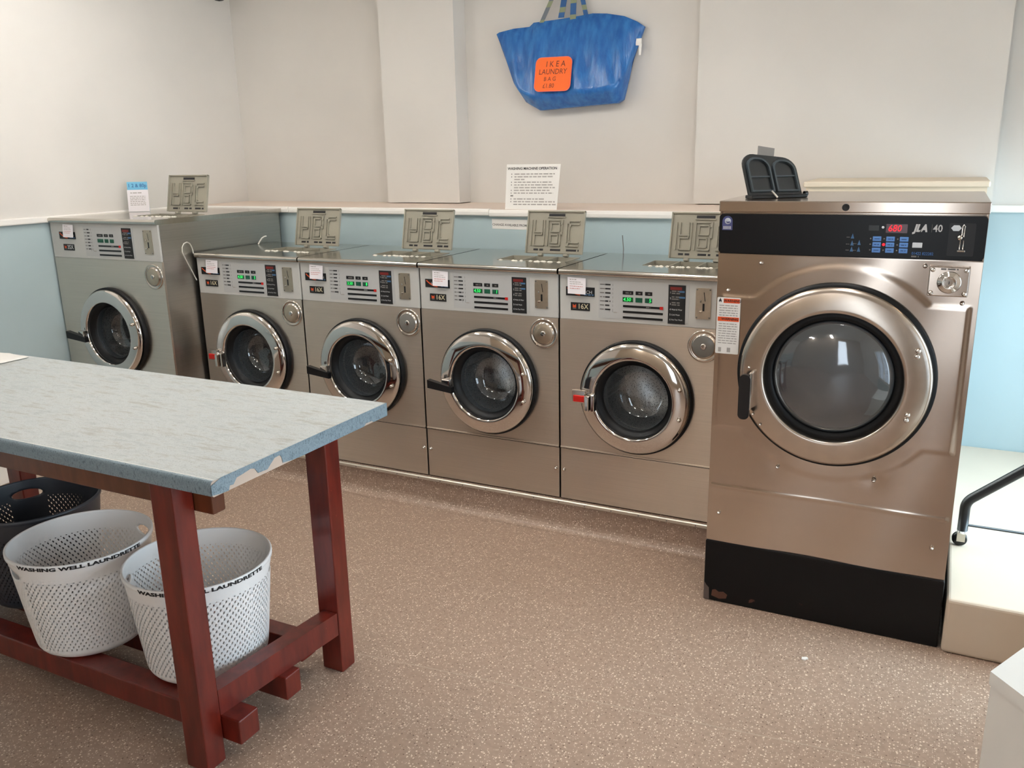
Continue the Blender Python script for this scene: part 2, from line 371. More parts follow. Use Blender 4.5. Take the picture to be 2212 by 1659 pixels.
# ================================================================== SETTING
XL, YW, XR, YF, ZC = -2.965, 1.34, 2.6, -6.2, 2.86
W, ZB = .70, .15
def setting():
    struct(MB().box(XL-.1, XR+.1, YF-.1, YW+.1, -.1, 0, 'floor_vinyl').build('floor'))
    struct(MB().box(XL-.1, XR+.1, YF-.1, YW+.1, ZC, ZC+.1, 'ceiling_white').build('ceiling'))
    struct(MB().box(XL-.1, XR+.1, YW, YW+.1, 1.36, ZC, 'wall_cream').box(XL-.1, XR+.1, YW, YW+.1, 0, 1.36, 'wall_blue').build('wall_back'))
    struct(MB().box(XL-.1, XL, YF, YW, 1.36, ZC, 'wall_cream').box(XL-.1, XL, YF, YW, 0, 1.36, 'wall_blue').build('wall_left'))
    # right wall with a big window, front wall with a glazed shop front
    b = MB(); b.box(XR, XR+.1, YF, -2.95, 0, ZC, 'wall_cream').box(XR, XR+.1, -1.25, -.40, 0, ZC, 'wall_cream').box(XR, XR+.1, 1.1, YW, 0, ZC, 'wall_cream')
    b.box(XR, XR+.1, -2.95, -1.25, 0, .40, 'wall_blue').box(XR, XR+.1, -2.95, -1.25, 1.70, ZC, 'wall_cream').box(XR, XR+.1, -.40, 1.1, 2.15, ZC, 'wall_cream'); struct(b.build('wall_right'))
    b = MB(); b.box(XL-.1, .85, YF-.1, YF, 0, ZC, 'wall_far').box(1.45, XR+.1, YF-.1, YF, 0, ZC, 'wall_far')
    b.box(.85, 1.45, YF-.1, YF, 0, .35, 'wall_far').box(.85, 1.45, YF-.1, YF, 2.55, ZC, 'wall_far'); struct(b.build('wall_front'))
    def window(name, axis, a0, a1, z0, z1, p, nm):
        fr = MB()
        def bar(u0, u1, w0, w1):
            if axis == 'x': fr.box(p+.02, p+.08, u0, u1, w0, w1, 'trim_white')
            else: fr.box(u0, u1, p-.08, p-.02, w0, w1, 'trim_white')
        bar(a0, a1, z0, z0+.06); bar(a0, a1, z1-.06, z1); step = (a1-a0)/nm
        for i in range(nm+1): bar(max(a0, a0+i*step-.03), min(a1, a0+i*step+.03), z0, z1)
        o = struct(fr.build(name))
        for i in range(nm):
            u0, u1 = a0+i*step+.03, a0+(i+1)*step-.03; g = MB()
            if axis == 'x': g.box(p+.045, p+.051, u0, u1, z0+.06, z1-.06, 'pane_glass')
            else: g.box(u0, u1, p-.051, p-.045, z0+.06, z1-.06, 'pane_glass')
            g.build('pane', o)
    window('window_1', 'x', -2.95, -1.25, .40, 1.70, XR, 2); window('window_2', 'y', .85, 1.45, .35, 2.55, YF, 1); window('door_1', 'x', -.40, 1.1, .2, 2.15, XR, 2)
    # pillar and the wide pier on the back wall
    struct(MB().box(-1.685, -1.173, 1.205, YW-.001, 1.385, ZC-.001, 'wall_cream').build('wall_pillar'))
    struct(MB().box(.225, 1.612, 1.27, YW-.001, 1.385, ZC-.001, 'wall_cream').build('wall_pier'))
    # boxed ledge: blue front panel, cream top, white nosing in three lengths
    struct(MB().box(XL+.001, 1.56, .745, .76, .001, 1.352, 'wall_blue').build('wall_ledge'))
    struct(MB().box(XL+.001, 1.56, .745, YW-.001, 1.353, 1.380, 'ledge_top').build('trim_1'))
    for i, (a, c, dz) in enumerate(((XL+.001, -2.075, .001), (-2.072, -.718, 0), (-.715, .735, -.004))):
        P = [(.745, 1.3835+dz), (.728, 1.3835+dz), (.721, 1.379+dz), (.719, 1.368+dz), (.721, 1.353+dz), (.727, 1.348+dz), (.745, 1.348+dz)]
        struct(MB().prism_x(P, a, c, 'trim_white').build('trim_%d' % (i+2)))
    # dado rails on the left wall and on the right hand stretch of the back wall, white skirting
    struct(MB().box(XL, XL+.022, YF, .72, 1.350, 1.384, 'trim_white', .006).build('trim_5'))
    struct(MB().box(1.613, XR, YW-.022, YW, 1.350, 1.384, 'trim_white', .006).build('trim_6'))
    struct(MB().box(XL, XL+.02, YF, -.22, 0, .13, 'trim_white', .004).build('baseboard_left'))
    # higher cream ledge behind the tall machine
    b = MB(); b.box(.86, 1.575, .80, 1.269, 1.381, 1.487, 'cream_box').box(.85, 1.585, .785, 1.269, 1.488, 1.513, 'cream_box', .006)
    struct(b.build('trim_7'))
    # plinth under the washers: vinyl coved up it, metal capping strip
    rad = .045; P = [(.60, .001), (-.005-rad, .001)]
    for i in range(7): a = R(15*i); P.append((-.005-rad+rad*math.sin(a), .001+rad-rad*math.cos(a)))
    P += [(-.005, .148), (.60, .148)]
    struct(MB().prism_x(P, -2.108, .742, 'floor_vinyl').build('plinth'))
    struct(MB().box(XL+.001, -2.112, -.2, .60, .001, .148, 'floor_vinyl').build('plinth'))
    b = MB(); b.prism_x([(-.008, .1485), (-.006, .130), (-.014, .130), (-.018, .134), (-.018, .145), (-.014, .1485)], -2.1, .742, 'trim_metal')
    o = struct(b.build('trim_8'))
    x = -2.0
    while x < .74:
        MB().lathe([(.0001, -.0195), (.003, -.0195), (.003, -.017)], (x, 0, .139), 'ink_grey', 8).build('screw', o); x += .125
    # raised platform on the right
    b = MB(); b.box(1.566, XR, -.375, YW, .001, .2, 'platform_vinyl', .012, 3); struct(b.build('floor_platform'))
    # weld seam in the vinyl
    b = MB(); b.add([(-.9, -1.30, .0006), (2.6, -.9, .0006), (2.6, -.896, .0006), (-.9, -1.296, .0006)], [(0, 1, 2, 3)], 'seam'); struct(b.build('trim_9'))
mat('trim_metal', sr(205, 198, 184), .35, .6); mat('seam', sr(180, 160, 142), .5)
setting()
def ceiling_lights():
    for i, (x, y) in enumerate(((-2.0, -.78), (-1.0, -.78), (.05, -.78), (1.2, -.78), (-1.2, -5.6), (.4, -5.6))):  # last two are added, to brighten the front wall mirrored in the steel
        t = empty('ceiling_light', (x, y, ZC-.09), 0, 'twin tube fluorescent batten on the ceiling, '+('nearest the left wall', 'second from the left wall', 'third from the left wall', 'nearest the right wall', 'added to brighten the front wall, left', 'added to brighten the front wall, right')[i], 'ceiling light', 'fluorescent battens on the ceiling')
        MB().box(-.08, .08, -.62, .62, .04, .089, 'white_paint', .006).build('housing', t)
        for s in (-1, 1): MB().tube([(s*.045, -.6, .015), (s*.045, .6, .015)], .014, 'tube_glow', 10).build('tube', t)
ceiling_lights()

# ================================================================== WASHERS
def washer(name, x0, y0, w, depth, dz, label, group, model, disp, handle, off, seed):
    """dz: extra height over the small machine. local origin = front left bottom corner"""
    t = empty(name, (x0, y0, ZB), 0, label, 'washing machine', group)
    a, b_ = .004, w-.004
    zs, zp, zl, zt = .244, .826+dz, 1.014+dz, 1.040+dz
    dcx, dcz = w/2, .512+dz*.57
    body = MB()
    for x in (a, b_-.004): body.box(x, x+.004, .012, depth-.02, 0, zl, 'steel_side')
    body.box(a, b_, depth-.024, depth-.02, 0, zl, 'steel_side').box(a, b_, .012, depth-.02, 0, .004, 'steel_side')
    body.box(a+.004, b_-.004, .012, .016, zp, zl, 'steel_side'); body.build('cabinet', t)
    fp = MB(); plate_hole(fp, a, b_, zs+.004, zp, dcx, dcz, .19, 0, .012, 'steel')
    fp.box(a, b_, -.005, .0, zs+.002, zs+.008, 'steel', .001); fp.box(a, b_, .0015, .012, zs-.004, zs+.003, 'black'); f = fp.build('front_panel', t)
    lp = MB(); lp.box(a, b_, .001, .012, .004, zs-.002, 'steel', .002); lo = lp.build('lower_panel', t)
    for x in (.02, w-.02):
        MB().lathe([(.0001, -.010), (.005, -.009), (.006, -.004), (.009, 0)], (x, 0, .142), 'chrome_soft', 14).build('stud', lo)
    # lid of the cabinet with rolled front edge and an opening for the soap box
    top = MB(); ox0, ox1, oy0, oy1 = w-.40, w-.055, .20, .37
    X = [a, ox0, ox1, b_]; Y = [-.004, oy0, oy1, depth]
    for i in range(3):
        for j in range(3):
            if i == 1 and j == 1: continue
            top.add([(X[i], Y[j], zt), (X[i+1], Y[j], zt), (X[i+1], Y[j+1], zt), (X[i], Y[j+1], zt)], [(0, 1, 2, 3)], 'steel_top')
    prof = [(-.004, zt), (-.012, zt-.003), (-.015, zt-.010), (-.013, zt-.022), (-.006, zt-.026), (.01, zt-.026)]
    top.add([(x, y, z) for x in (a, b_) for y, z in prof], [(i, i+6, i+7, i+1) for i in range(5)], 'steel_top', True)
    for x in (a, b_):
        top.add([(x, y, z) for y, z in prof]+[(x, depth, zt-.026), (x, depth, zt)], [tuple(range(8))], 'steel_top')
    top.add([(a, depth, zt), (b_, depth, zt), (b_, depth, zt-.026), (a, depth, zt-.026)], [(0, 1, 2, 3)], 'steel_top')
    to = top.build('lid', t)
    tr = MB()                                            # soap tray below the opening
    tr.box(ox0, ox1, oy0, oy1, zt-.07, zt-.066, 'soap_plastic')
    for q in ((ox0, ox0+.004, oy0, oy1), (ox1-.004, ox1, oy0, oy1), (ox0, ox1, oy0, oy0+.004), (ox0, ox1, oy1-.004, oy1), (ox0+.115, ox0+.12, oy0, oy1), (ox0+.23, ox0+.235, oy0, oy1)):
        tr.box(*q, zt-.07, zt+.0015, 'soap_plastic')
    tro = tr.build('soap_tray', t)
    rng = random.Random(seed); pw = MB()
    for k in range(16):
        px, py = ox0+.02+rng.random()*.3, oy0+.01+.02*rng.random()
        pw.lathe([(.0001, .004), (.006, .002), (.010, 0)], (px, py-.035, zt+.0006), 'powder', 7, 'z')
    o = pw.build('powder_residue', t); o['kind'] = 'stuff'
    # soap lid standing open, letters moulded in its inside
    sl = MB(); lx0, lx1, lh = w-.338, w-.046, .212
    sl.box(lx0, lx1, 0, .010, .012, lh, 'soap_plastic', .004)
    for q in ((lx0, lx0+.006, 0, lh), (lx1-.006, lx1, 0, lh), (lx0, lx1, lh-.006, lh)): sl.box(q[0], q[1], -.007, 0, q[2]+.012 if q[2] == 0 else q[2], q[3], 'soap_plastic')
    sl.box(lx0+.11, lx0+.19, -.004, .0, lh-.026, lh-.014, 'ink', 0); sl.box(lx0+.105, lx0+.195, -.006, .0, lh-.032, lh-.027, 'soap_plastic')
    def ridge(pts, cx):
        for (x1, z1), (x2, z2) in zip(pts, pts[1:]):
            sl.box(min(x1, x2)+cx-.0025, max(x1, x2)+cx+.0025, -.007, .001, min(z1, z2)-.0025, max(z1, z2)+.0025, 'soap_plastic')
    c = lx0+.062; ridge([(-.036, .165), (-.036, .05)], c); ridge([(.03, .165), (.03, .05), (-.02, .05), (-.02, .1), (.018, .1), (.018, .165)], c); ridge([(-.02, .165), (-.02, .112), (.02, .112)], c)
    c = lx0+.146; ridge([(-.036, .05), (-.036, .168), (.03, .168), (.036, .15), (.036, .112), (.028, .104), (.028, .05), (-.02, .05)], c); ridge([(-.02, .155), (.022, .155), (.022, .115), (-.02, .115), (-.02, .155)], c); ridge([(-.02, .1), (.015, .1), (.015, .062), (-.02, .062), (-.02, .1)], c)
    c = lx0+.236; ridge([(.03, .165), (-.02, .165), (-.03, .155), (-.03, .06), (-.02, .05), (.03, .05)], c); ridge([(.03, .15), (-.012, .15), (-.018, .142), (-.018, .072), (-.012, .065), (.03, .065)], c)
    for i, (c, ww) in enumerate(((lx0+.066, .03), (lx0+.155, .036), (lx0+.24, .044))): sl.dashes(c-ww/2-.01, c+ww/2+.01, -.001, .030, .009, 'ink', seed*7+i)
    so = sl.build('soap_lid', t); so.location = (0, .372, zt+.002); so.rotation_euler = (R(-13), 0, 0)
    for hx in (lx0+.08, lx0+.21): MB().box(hx-.012, hx+.012, -.012, .012, .0, .012, 'soap_plastic', .003).build('hinge', so)
    # control panel -----------------------------------------------------
    cp = MB(); cp.box(a, b_, 0, .012, zp, zl, 'panel_grey', .003)
    cpo = cp.build('control_panel', t)
    o0, o1, o2 = off; zz = dz-ZB; y = -.0015
    ov = MB(); ov.box(.18+o1, .561+o1, -.001, .0005, .991+zz, 1.149+zz, 'overlay_grey')
    for i in range(7):
        z = 1.132-.0172*i+zz; ov.dashes(.186+o1, .208+o1, y, z, .0042, 'ink_grey', seed*31+i); ov.dashes(.209+o1, .232+o1, y, z, .006, 'ink', seed*17+i)
        if i < 6: ov.box(.2415+o1, .2425+o1, y, -.001, z-.005, z+.004, 'ink_grey')
    ov.box(.228+o1, .2288+o1, y, -.001, 1.018+zz, 1.032+zz, 'ink_grey').box(.2415+o1, .2425+o1, y, -.001, 1.018+zz, 1.032+zz, 'ink_grey')
    ov.dashes(.246+o1, .266+o1, y, 1.018+zz, .005, 'ink_soft', seed); ov.build('instruction_overlay', cpo)
    lg = MB(); lg.box(.033+o0, .162+o0, -.002, .0005, 1.078+zz, 1.116+zz, 'black_matte')
    P = []; n = 12
    for i in range(n+1): u = i/n; P.append((.037+.062*u+o0, 1.110-.030*math.sin(u*math.pi/2)**.8+zz))
    for i in range(n, -1, -1): u = i/n; P.append((.037+.052*u+.006+o0, 1.111-.022*math.sin(u*math.pi/2)**.8+zz))
    lg.prism(P, -.0025, -.0021, 'orange_print')
    lg.text('HUEBSCH', .064+o0, -.0027, 1.095+zz, .020, 'ink_white'); lg.dashes(.115+o0, .158+o0, -.0027, 1.085+zz, .005, 'ink_blue', seed); lg.build('logo_plate', cpo)
    mp = MB(); mp.box(.055+o0, .141+o0, -.002, .0005, 1.016+zz, 1.050+zz, 'black_matte')
    mp.prism([(.064+o0, 1.043+zz), (.064+o0, 1.028+zz), (.079+o0, 1.028+zz), (.079+o0, 1.043+zz), (.0715+o0, 1.037+zz)], -.0025, -.0021, 'orange_print')
    mp.box(.064+o0, .079+o0, -.0025, -.0021, 1.023+zz, 1.026+zz, 'ink_grey')
    mp.text(model, .086+o0, -.0025, 1.0335+zz, .030, 'cream_print' if model != '35X' else 'ink_white', bold=.0004, narrow=.95); mp.build('model_plate', cpo)
    for i, (xa, xb) in enumerate(((.285, .330), (.340, .369), (.380, .410))):
        d = MB(); d.box(xa+o1, xb+o1, -.002, .0, 1.095+zz, 1.110+zz, 'black'); d.dashes(xa+.012+o1, xb-.008+o1, -.0022, 1.102+zz, .005, 'ink_grey', seed+i)
        lit = (i == 0 and handle != 'none' and disp[0] != '')
        d.box(xa+o1, xb+o1, -.002, .0, 1.065+zz, 1.084+zz, 'green_glow' if lit else 'green_dark')
        if disp[i]: d.text(disp[i], (xa+.003 if i == 0 else xb-.013)+o1, -.0024, 1.0745+zz, .0205, 'green_lit', bold=.0002, narrow=.92, shear=.1)
        d.build('display', cpo)
    for i in range(3):
        z = 1.047-.0235*i+zz; d = MB(); d.box(.287+o1, .456+o1, -.002, 0, z-.0045, z+.0045, 'black')
        if i == 0: d.box(.443+o1, .4565+o1, -.003, -.0005, z-.006, z+.006, 'red_plastic'); d.dashes(.385+o1, .405+o1, -.0022, z, .005, 'ink_grey', seed)
        d.build('selector_bar', cpo)
    pl = MB(); pl.box(.477+o1, .547+o1, -.002, 0, .987+zz, 1.144+zz, 'black_matte'); pl.box(.484+o1, .532+o1, -.0024, -.002, 1.124+zz, 1.136+zz, 'ink_red')
    for i, (z, st) in enumerate(((1.115, ''), (1.092, ''), (1.069, ''), (1.045, 'Wash & Wear'), (1.024, 'Cold Wash'), (1.004, 'Hot Fast Wash'))):
        pl.text(str(i+1), .483+o1, -.0024, z+zz-.002*(i < 3), .011, 'ink_white')
        if st: pl.text(st, .491+o1, -.0024, z+zz, .0088, 'ink_white', narrow=.85)
        else:
            for j in range(2): pl.dashes(.491+o1, .524+o1, -.0024, z+zz+.004-.0085*j, .0048, 'ink_grey', seed*3+i*2+j); 
            if i < 2: pl.dashes(.522+o1, .545+o1, -.0025, z+zz+.003, .007, 'ink_blue', seed+i)
    pl.build('programme_list', cpo)
    cs = MB(); cs.prism(rrect(.588+o2, .649+o2, 1.014+zz, 1.137+zz, .005), -.003, 0, 'steel_plate')
    cs.add([(.619+o2, -.0034, 1.121+zz), (.622+o2, -.0034, 1.121+zz), (.627+o2, -.0034, 1.085+zz), (.624+o2, -.0034, 1.085+zz)], [(0, 3, 2, 1)], 'black')
    cs.box(.616+o2, .624+o2, -.0036, -.003, 1.046+zz, 1.076+zz, 'black'); cs.box(.606+o2, .612+o2, -.010, -.003, 1.080+zz, 1.090+zz, 'chrome', .002)
    cs.box(.604+o2, .616+o2, -.012, -.003, 1.040+zz, 1.047+zz, 'chrome', .002)
    for sx in (.593, .644):
        for sz in (1.020, 1.131): cs.lathe([(.0001, -.005), (.003, -.0045), (.0035, -.003)], (sx+o2, 0, sz+zz), 'ink_grey', 10)
    cs.build('coin_slot', cpo)
    # coin box lock -------------------------------------------------------
    kx, kz = w-.073, .755+dz*.97
    k = MB(); k.lathe([(.066, 0), (.066, -.003), (.062, -.006), (.056, -.004), (.052, -.001), (.048, -.003), (.047, -.008), (.044, -.009)], (kx, 0, kz), 'chrome_soft', 40)
    ko = k.build('coin_box_lock', t)
    c = MB(); c.lathe([(.044, -.008), (.042, -.009), (.0001, -.009)], (kx, 0, kz), 'steel_plate' if seed % 2 else 'clear_grey', 32)
    c.lathe([(.012, -.009), (.012, -.012), (.009, -.013), (.0001, -.013)], (kx, 0, kz), 'chrome', 20); c.box(kx-.001, kx+.001, -.0135, -.013, kz-.006, kz+.006, 'black'); c.build('lock_core', ko)
    # door ------------------------------------------------------------------
    dc = (dcx, 0, dcz)
    d = MB(); d.lathe([(.1665, -.028), (.1665, -.036), (.167, -.046), (.169, -.052), (.173, -.0555), (.178, -.0562), (.184, -.0555), (.200, -.0525), (.218, -.0485), (.225, -.0462), (.2315, -.0415), (.2355, -.0355), (.2365, -.029), (.230, -.024)], dc, 'chrome', 96)
    do = d.build('door', t)
    g = MB(); g.lathe([(.236, -.024), (.243, -.024), (.246, -.018), (.246, 0)], dc, 'rubber', 80); g.build('door_seal', do)
    g = MB(); g.lathe([(.167, -.036), (.163, -.036), (.158, -.026), (.150, -.022), (.147, -.014), (.1435, -.010), (.141, -.004), (.141, .02)], dc, 'rubber', 80); g.build('gasket', do)
    g = MB(); g.lathe([(.141, -.012), (.140, -.004), (.1385, .02), (.133, .05), (.122, .075), (.104, .092), (.075, .103), (.04, .108), (.0005, .110)], dc, 'door_glass', 64); g.build('door_glass', do)
    g = MB(); g.lathe([(.145, .04), (.19, .045), (.24, .06), (.245, .40), (.22, .44), (.05, .45), (.0005, .45)], dc, 'steel_drum', 64)
    for j in range(3):
        aa = R(100+120*j+seed*23); ca, sa = math.cos(aa), math.sin(aa)
        for yy in (0,):
            P = [(.243, -.05), (.19, -.015), (.185, 0), (.19, .015), (.243, .05)]
            V = [(dcx+ca*r_-sa*q, y_, dcz+sa*r_+ca*q) for y_ in (.09, .39) for r_, q in P]
            g.add(V, [(0, 1, 2, 3, 4), (9, 8, 7, 6, 5)]+[(i, i+5, i+6, i+1) for i in range(4)], 'steel_drum')
    g.build('drum', t)
    for s in (-1, 1):
        MB().lathe([(.0001, -.068), (.006, -.067), (.008, -.062), (.008, -.050)], (dcx+.201, 0, dcz+s*.063+.003), 'chrome_soft', 16).build('screw', do)
    h = MB()
    if handle == 'lever':
        h.box(dcx-.205, dcx-.165, -.082, -.050, dcz-.035, dcz+.008, 'chrome', .004)
        h.hexa([(dcx-.262, -.112, dcz-.030), (dcx-.150, -.086, dcz-.052), (dcx-.150, -.064, dcz-.052), (dcx-.262, -.086, dcz-.030)],
               [(dcx-.262, -.112, dcz+.008), (dcx-.150, -.086, dcz-.024), (dcx-.150, -.064, dcz-.024), (dcx-.262, -.086, dcz+.008)], 'black')
    else:
        h.box(dcx-.200, dcx-.178, -.092, -.052, dcz-.060, dcz+.008, 'chrome', .005); h.box(dcx-.176, dcx-.158, -.080, -.052, dcz-.062, dcz+.012, 'chrome', .004)
        h.box(dcx-.262, dcx-.200, -.072, -.050, dcz-.030, dcz+.026, 'chrome', .004); h.box(dcx-.254, dcx-.202, -.078, -.071, dcz-.024, dcz+.004, 'red_plastic', .002)
    h.build('door_handle', do)
    return t
ROW = 'row of small stainless washers along the back wall'
washer('washing_machine', -2.9525, -.2074, .8375, .9183, .186, 'taller stainless washer marked 35X in the corner by the left wall', None, '35X', ('', '', ''), 'lever', (.04, .09, .137), 5)
washer('washing_machine', -3*W, 0, W, .598, 0, 'stainless washer with red door lock, directly beside the taller 35X washer', ROW, '16X', ('4.50', '', '5'), 'lock', (0, 0, 0), 1)
washer('washing_machine', -2*W, 0, W, .598, 0, 'stainless washer whose door is partly behind the table corner, black lever handle', ROW, '16X', ('3.50', '', '8'), 'lever', (0, 0, 0), 2)
washer('washing_machine', -W, 0, W, .598, 0, 'stainless washer with black lever handle and fully visible door', ROW, '16X', ('4.50', '', '1'), 'lever', (0, 0, 0), 3)
washer('washing_machine', 0, 0, W, .598, 0, 'stainless washer with red door lock, next to the tall black panelled machine', ROW, '16X', ('4.50', '', '5'), 'lock', (0, 0, 0), 4)

# ================================================================== TALL MACHINE
def tall_machine():
    x0, yb, w, dep = .7501, -.3545, .805, .70
    t = empty('tall_washing_machine', (x0, yb, 0), 0, 'tall stainless machine with black control panel and large round door', 'washing machine')
    Z0, Z1, Z2, Z3, Z4 = .252, 1.317, 1.449, 1.456, 1.4913
    c = MB()
    for x in (.002, w-.006): c.box(x, x+.004, .008, dep, Z0, Z3, 'steel_big')
    c.box(.002, w-.002, dep-.004, dep, Z0, Z3, 'steel_big').box(.006, w-.006, .02, .024, Z1, Z3, 'steel_big'); c.build('cabinet', t)
    b = MB(); b.box(.0, w, 0, dep-.02, 0.001, Z0-.006, 'bk_paint', .004); b.box(.004, w-.002, -.004, dep-.02, Z0-.008, Z0-.0005, 'bk_paint', .003); b.prism([(.030, .022), (.033, .046), (.045, .050), (.058, .042), (.075, .046), (.090, .036), (.086, .020), (.060, .014)], -.0006, .0, 'rust').prism([(.001, .003), (.001, .075), (.010, .062), (.020, .052), (.022, .003)], -.0006, 0, 'chip_grey'); b.build('base_plinth', t)
    # front sheet: pressed raised fields and slight waves
    cx, cz = .402, .920; nx, nz = 150, 200
    def ss(e0, e1, v): u = max(0, min(1, (v-e0)/(e1-e0))); return u*u*(3-2*u)
    def hgt(x, z):
        d = math.hypot(x-cx, z-cz)
        h = .0021*(1-ss(.354, .378, d))
        q = min(x-.014, .787-x, 1.178-z, z-.690); r2 = .0021*ss(0, .014, q)
        h = max(h, r2)
        if .01 < x < .79: h += .003*math.exp(-((z-.470-.0*x)/.0045)**2)
        h += .0034*math.sin(7.5*x+2.1*z+.6)*math.sin(5.2*z-2.3*x) + .0018*math.sin(15*x-6*z+1.) + .0007*math.sin(11*z+6*x)
        for px, pz, s, k in ((.557, .572, .030, -.0022), (.243, .573, .03, -.0015), (.66, .85, .05, .0008)):
            h += k*math.exp(-((x-px)**2+(z-pz)**2)/s**2)
        return h
    V = []; F = []; xs = [.003+(w-.006)*i/nx for i in range(nx+1)]; zs = [Z0+(Z1-.004-Z0)*j/nz for j in range(nz+1)]
    for z in zs:
        for x in xs: V.append((x, -hgt(x, z)+.001, z))
    for j in range(nz):
        for i in range(nx):
            if math.hypot((xs[i]+xs[i+1])/2-cx, (zs[j]+zs[j+1])/2-cz) < .285: continue
            k = j*(nx+1)+i; F.append((k, k+1, k+nx+2, k+nx+1))
    p = MB(); p.add(V, F, 'steel_big', True)
    p.box(.003, w-.003, -.004, .008, Z1-.004, Z1-.001, 'steel_big'); po = p.build('front_panel', t)
    for x, z in ((.148, 1.288), (.042, 1.191), (.243, .573), (.557, .572), (.045, .365), (.754, .363), (.645, 1.296), (.758, 1.186)):
        MB().lathe([(.0001, -.014), (.004, -.012), (.0065, -.006), (.0068, -.0)], (x, 0, z), 'chrome', 14).build('screw', po)
    # lid
    l = MB(); l.box(.0, w, -.006, dep, Z3, Z4, 'steel_big', .003); lo = l.build('lid', t)
    MB().lathe([(.0001, -.009), (.008, -.009), (.0105, -.010), (.0115, -.006)], (.401, 0, 1.473), 'black', 20).build('knob', lo)
    # control panel
    cp = MB(); cp.prism(rrect(.003, w-.003, Z1+.001, Z2, .012), -.004, .02, 'black_gloss'); cpo = cp.build('control_panel', t)
    y = -.0046
    d = MB(); d.prism([(.013, 1.395), (.013, 1.425)]+[(.030-.017*math.cos(R(18*i)), 1.425+.017*math.sin(R(18*i))) for i in range(1, 10)]+[(.047, 1.425), (.047, 1.395)], -.0052, -.0041, 'badge_blue')
    d.lathe([(.0001, -.0058), (.009, -.0056), (.0105, -.0052)], (.031, 0, 1.425), 'silver_print', 20)
    d.prism([(.0245, 1.424), (.030, 1.418), (.038, 1.4195), (.039, 1.424), (.031, 1.4225)], -.0062, -.0058, 'badge_blue')
    for i in range(6): d.box(.017+i*.0045, .0195+i*.0045, -.0056, -.0052, 1.398, 1.408, 'ink_white')
    d.build('badge', cpo)
    d = MB(); d.box(.524, .585, y, -.004, 1.396, 1.423, 'red_window'); d.text('680', .529, y-.0006, 1.4095, .029, 'red_lit', bold=.0, narrow=.9, shear=.15)
    d.box(.474, .503, y, -.004, 1.402, 1.418, 'dark_plastic'); d.build('display', cpo)
    d = MB(); d.text('JLA', .603, y, 1.411, .030, 'ink_white', bold=.0016, shear=.25, narrow=.86); d.box(.6525, .6532, y, -.004, 1.400, 1.424, 'ink_grey'); d.text('40', .656, y, 1.411, .031, 'ink_white', bold=.0004, narrow=.86)
    d.build('model_lettering', cpo)
    d = MB(); d.text('01422 822282', .603, y, 1.334, .0125, 'ink_blue2', bold=.0002, narrow=.85); d.dashes(.603, .624, y, 1.325, .005, 'ink_grey', 4)
    for i, (x, z) in enumerate(((.428, 1.384), (.428, 1.362), (.428, 1.343), (.449, 1.364), (.449, 1.343))): d.prism([(x-.005, z-.008), (x, z+.008), (x+.005, z-.008)][::-1], y, -.004, 'ink_blue'); d.dashes(x-.018, x-.008, y, z-.004, .002, 'ink_grey', i)
    d.build('printed_legend', cpo)
    for i in range(3):
        for j in range(3):
            x, z = .488+.039*i, 1.377-.0178*j
            k = MB(); k.box(x, x+.025, -.0062, -.004, z-.0075, z+.0075, 'key_blue', .0015); k.dashes(x+.005, x+.020, -.0064, z, .0028, 'key_dark', i*3+j)
            k.build('key', cpo)
            lit = (i, j) == (1, 1)
            MB().lathe([(.0001, -.0062), (.002 if not lit else .0038, -.006), (.0024 if not lit else .0045, -.004)], (x-.006, 0, z), 'red_lit' if lit else 'ink_grey', 12).build('indicator_light', cpo)
    k = MB(); k.box(.603, .631, -.0062, -.004, 1.352, 1.368, 'key_white', .0015); k.build('start_key', cpo)
    MB().lathe([(.0001, -.0066), (.0035, -.006), (.004, -.004)], (.515, 0, 1.4125), 'key_white', 12).build('indicator_light', cpo)
    k = MB(); k.prism([(.705, 1.414), (.712, 1.4225), (.727, 1.4225), (.734, 1.414), (.727, 1.4055), (.712, 1.4055)], -.0056, -.0041, 'key_white'); k.build('coin_return_sign', cpo)
    k = MB(); k.prism(rrect(.700, .772, 1.330, 1.428, .004), -.0048, -.0041, 'black')
    k.tube([(.7365, -.006, 1.392), (.7365, -.010, 1.420), (.7395, -.010, 1.425), (.7425, -.010, 1.420), (.742, -.006, 1.388)], .0018, 'chrome', 8)
    k.lathe([(.0001, -.016), (.006, -.014), (.0085, -.008), (.0085, -.004)], (.7315, 0, 1.386), 'chrome_soft', 18)
    for x in (.7335, .7425): k.tube([(x, -.0075, 1.378), (x, -.0075, 1.35)], .0016, 'chrome', 8)
    k.box(.7345, .7415, -.0056, -.0045, 1.350, 1.376, 'black'); k.box(.727, .750, -.015, -.004, 1.343, 1.349, 'chrome', .002); k.build('coin_slot', cpo)
    # coin vault plate
    v = MB(); v.box(.658, .770, -.018, .004, 1.207, 1.298, 'steel_big', .003); v.dashes(.690, .738, -.0184, 1.291, .005, 'ink_grey', 3)
    vo = v.build('coin_vault', t)
    for x in (.668, .760):
        for z in (1.217, 1.288): MB().lathe([(.0001, -.027), (.005, -.025), (.0072, -.018)], (x, 0, z), 'chrome', 14).build('bolt', vo)
    k = MB(); k.lathe([(.034, -.018), (.034, -.022), (.031, -.026), (.024, -.027), (.021, -.032), (.016, -.033), (.0155, -.029), (.012, -.029), (.0001, -.029)], (.716, 0, 1.251), 'chrome', 36); k.box(.715, .717, -.0296, -.029, 1.246, 1.256, 'black'); k.build('lock', vo)
    # warning label
    s = MB(); s.prism(rrect(.008, .088, .968, 1.166, .004), -.0095, -.0085, 'paper_white')
    s.box(.030, .085, -.0099, -.0095, 1.147, 1.162, 'orange_warn').text('WARNING', .060, -.0102, 1.1545, .012, 'ink', 'CENTER', bold=.0003)
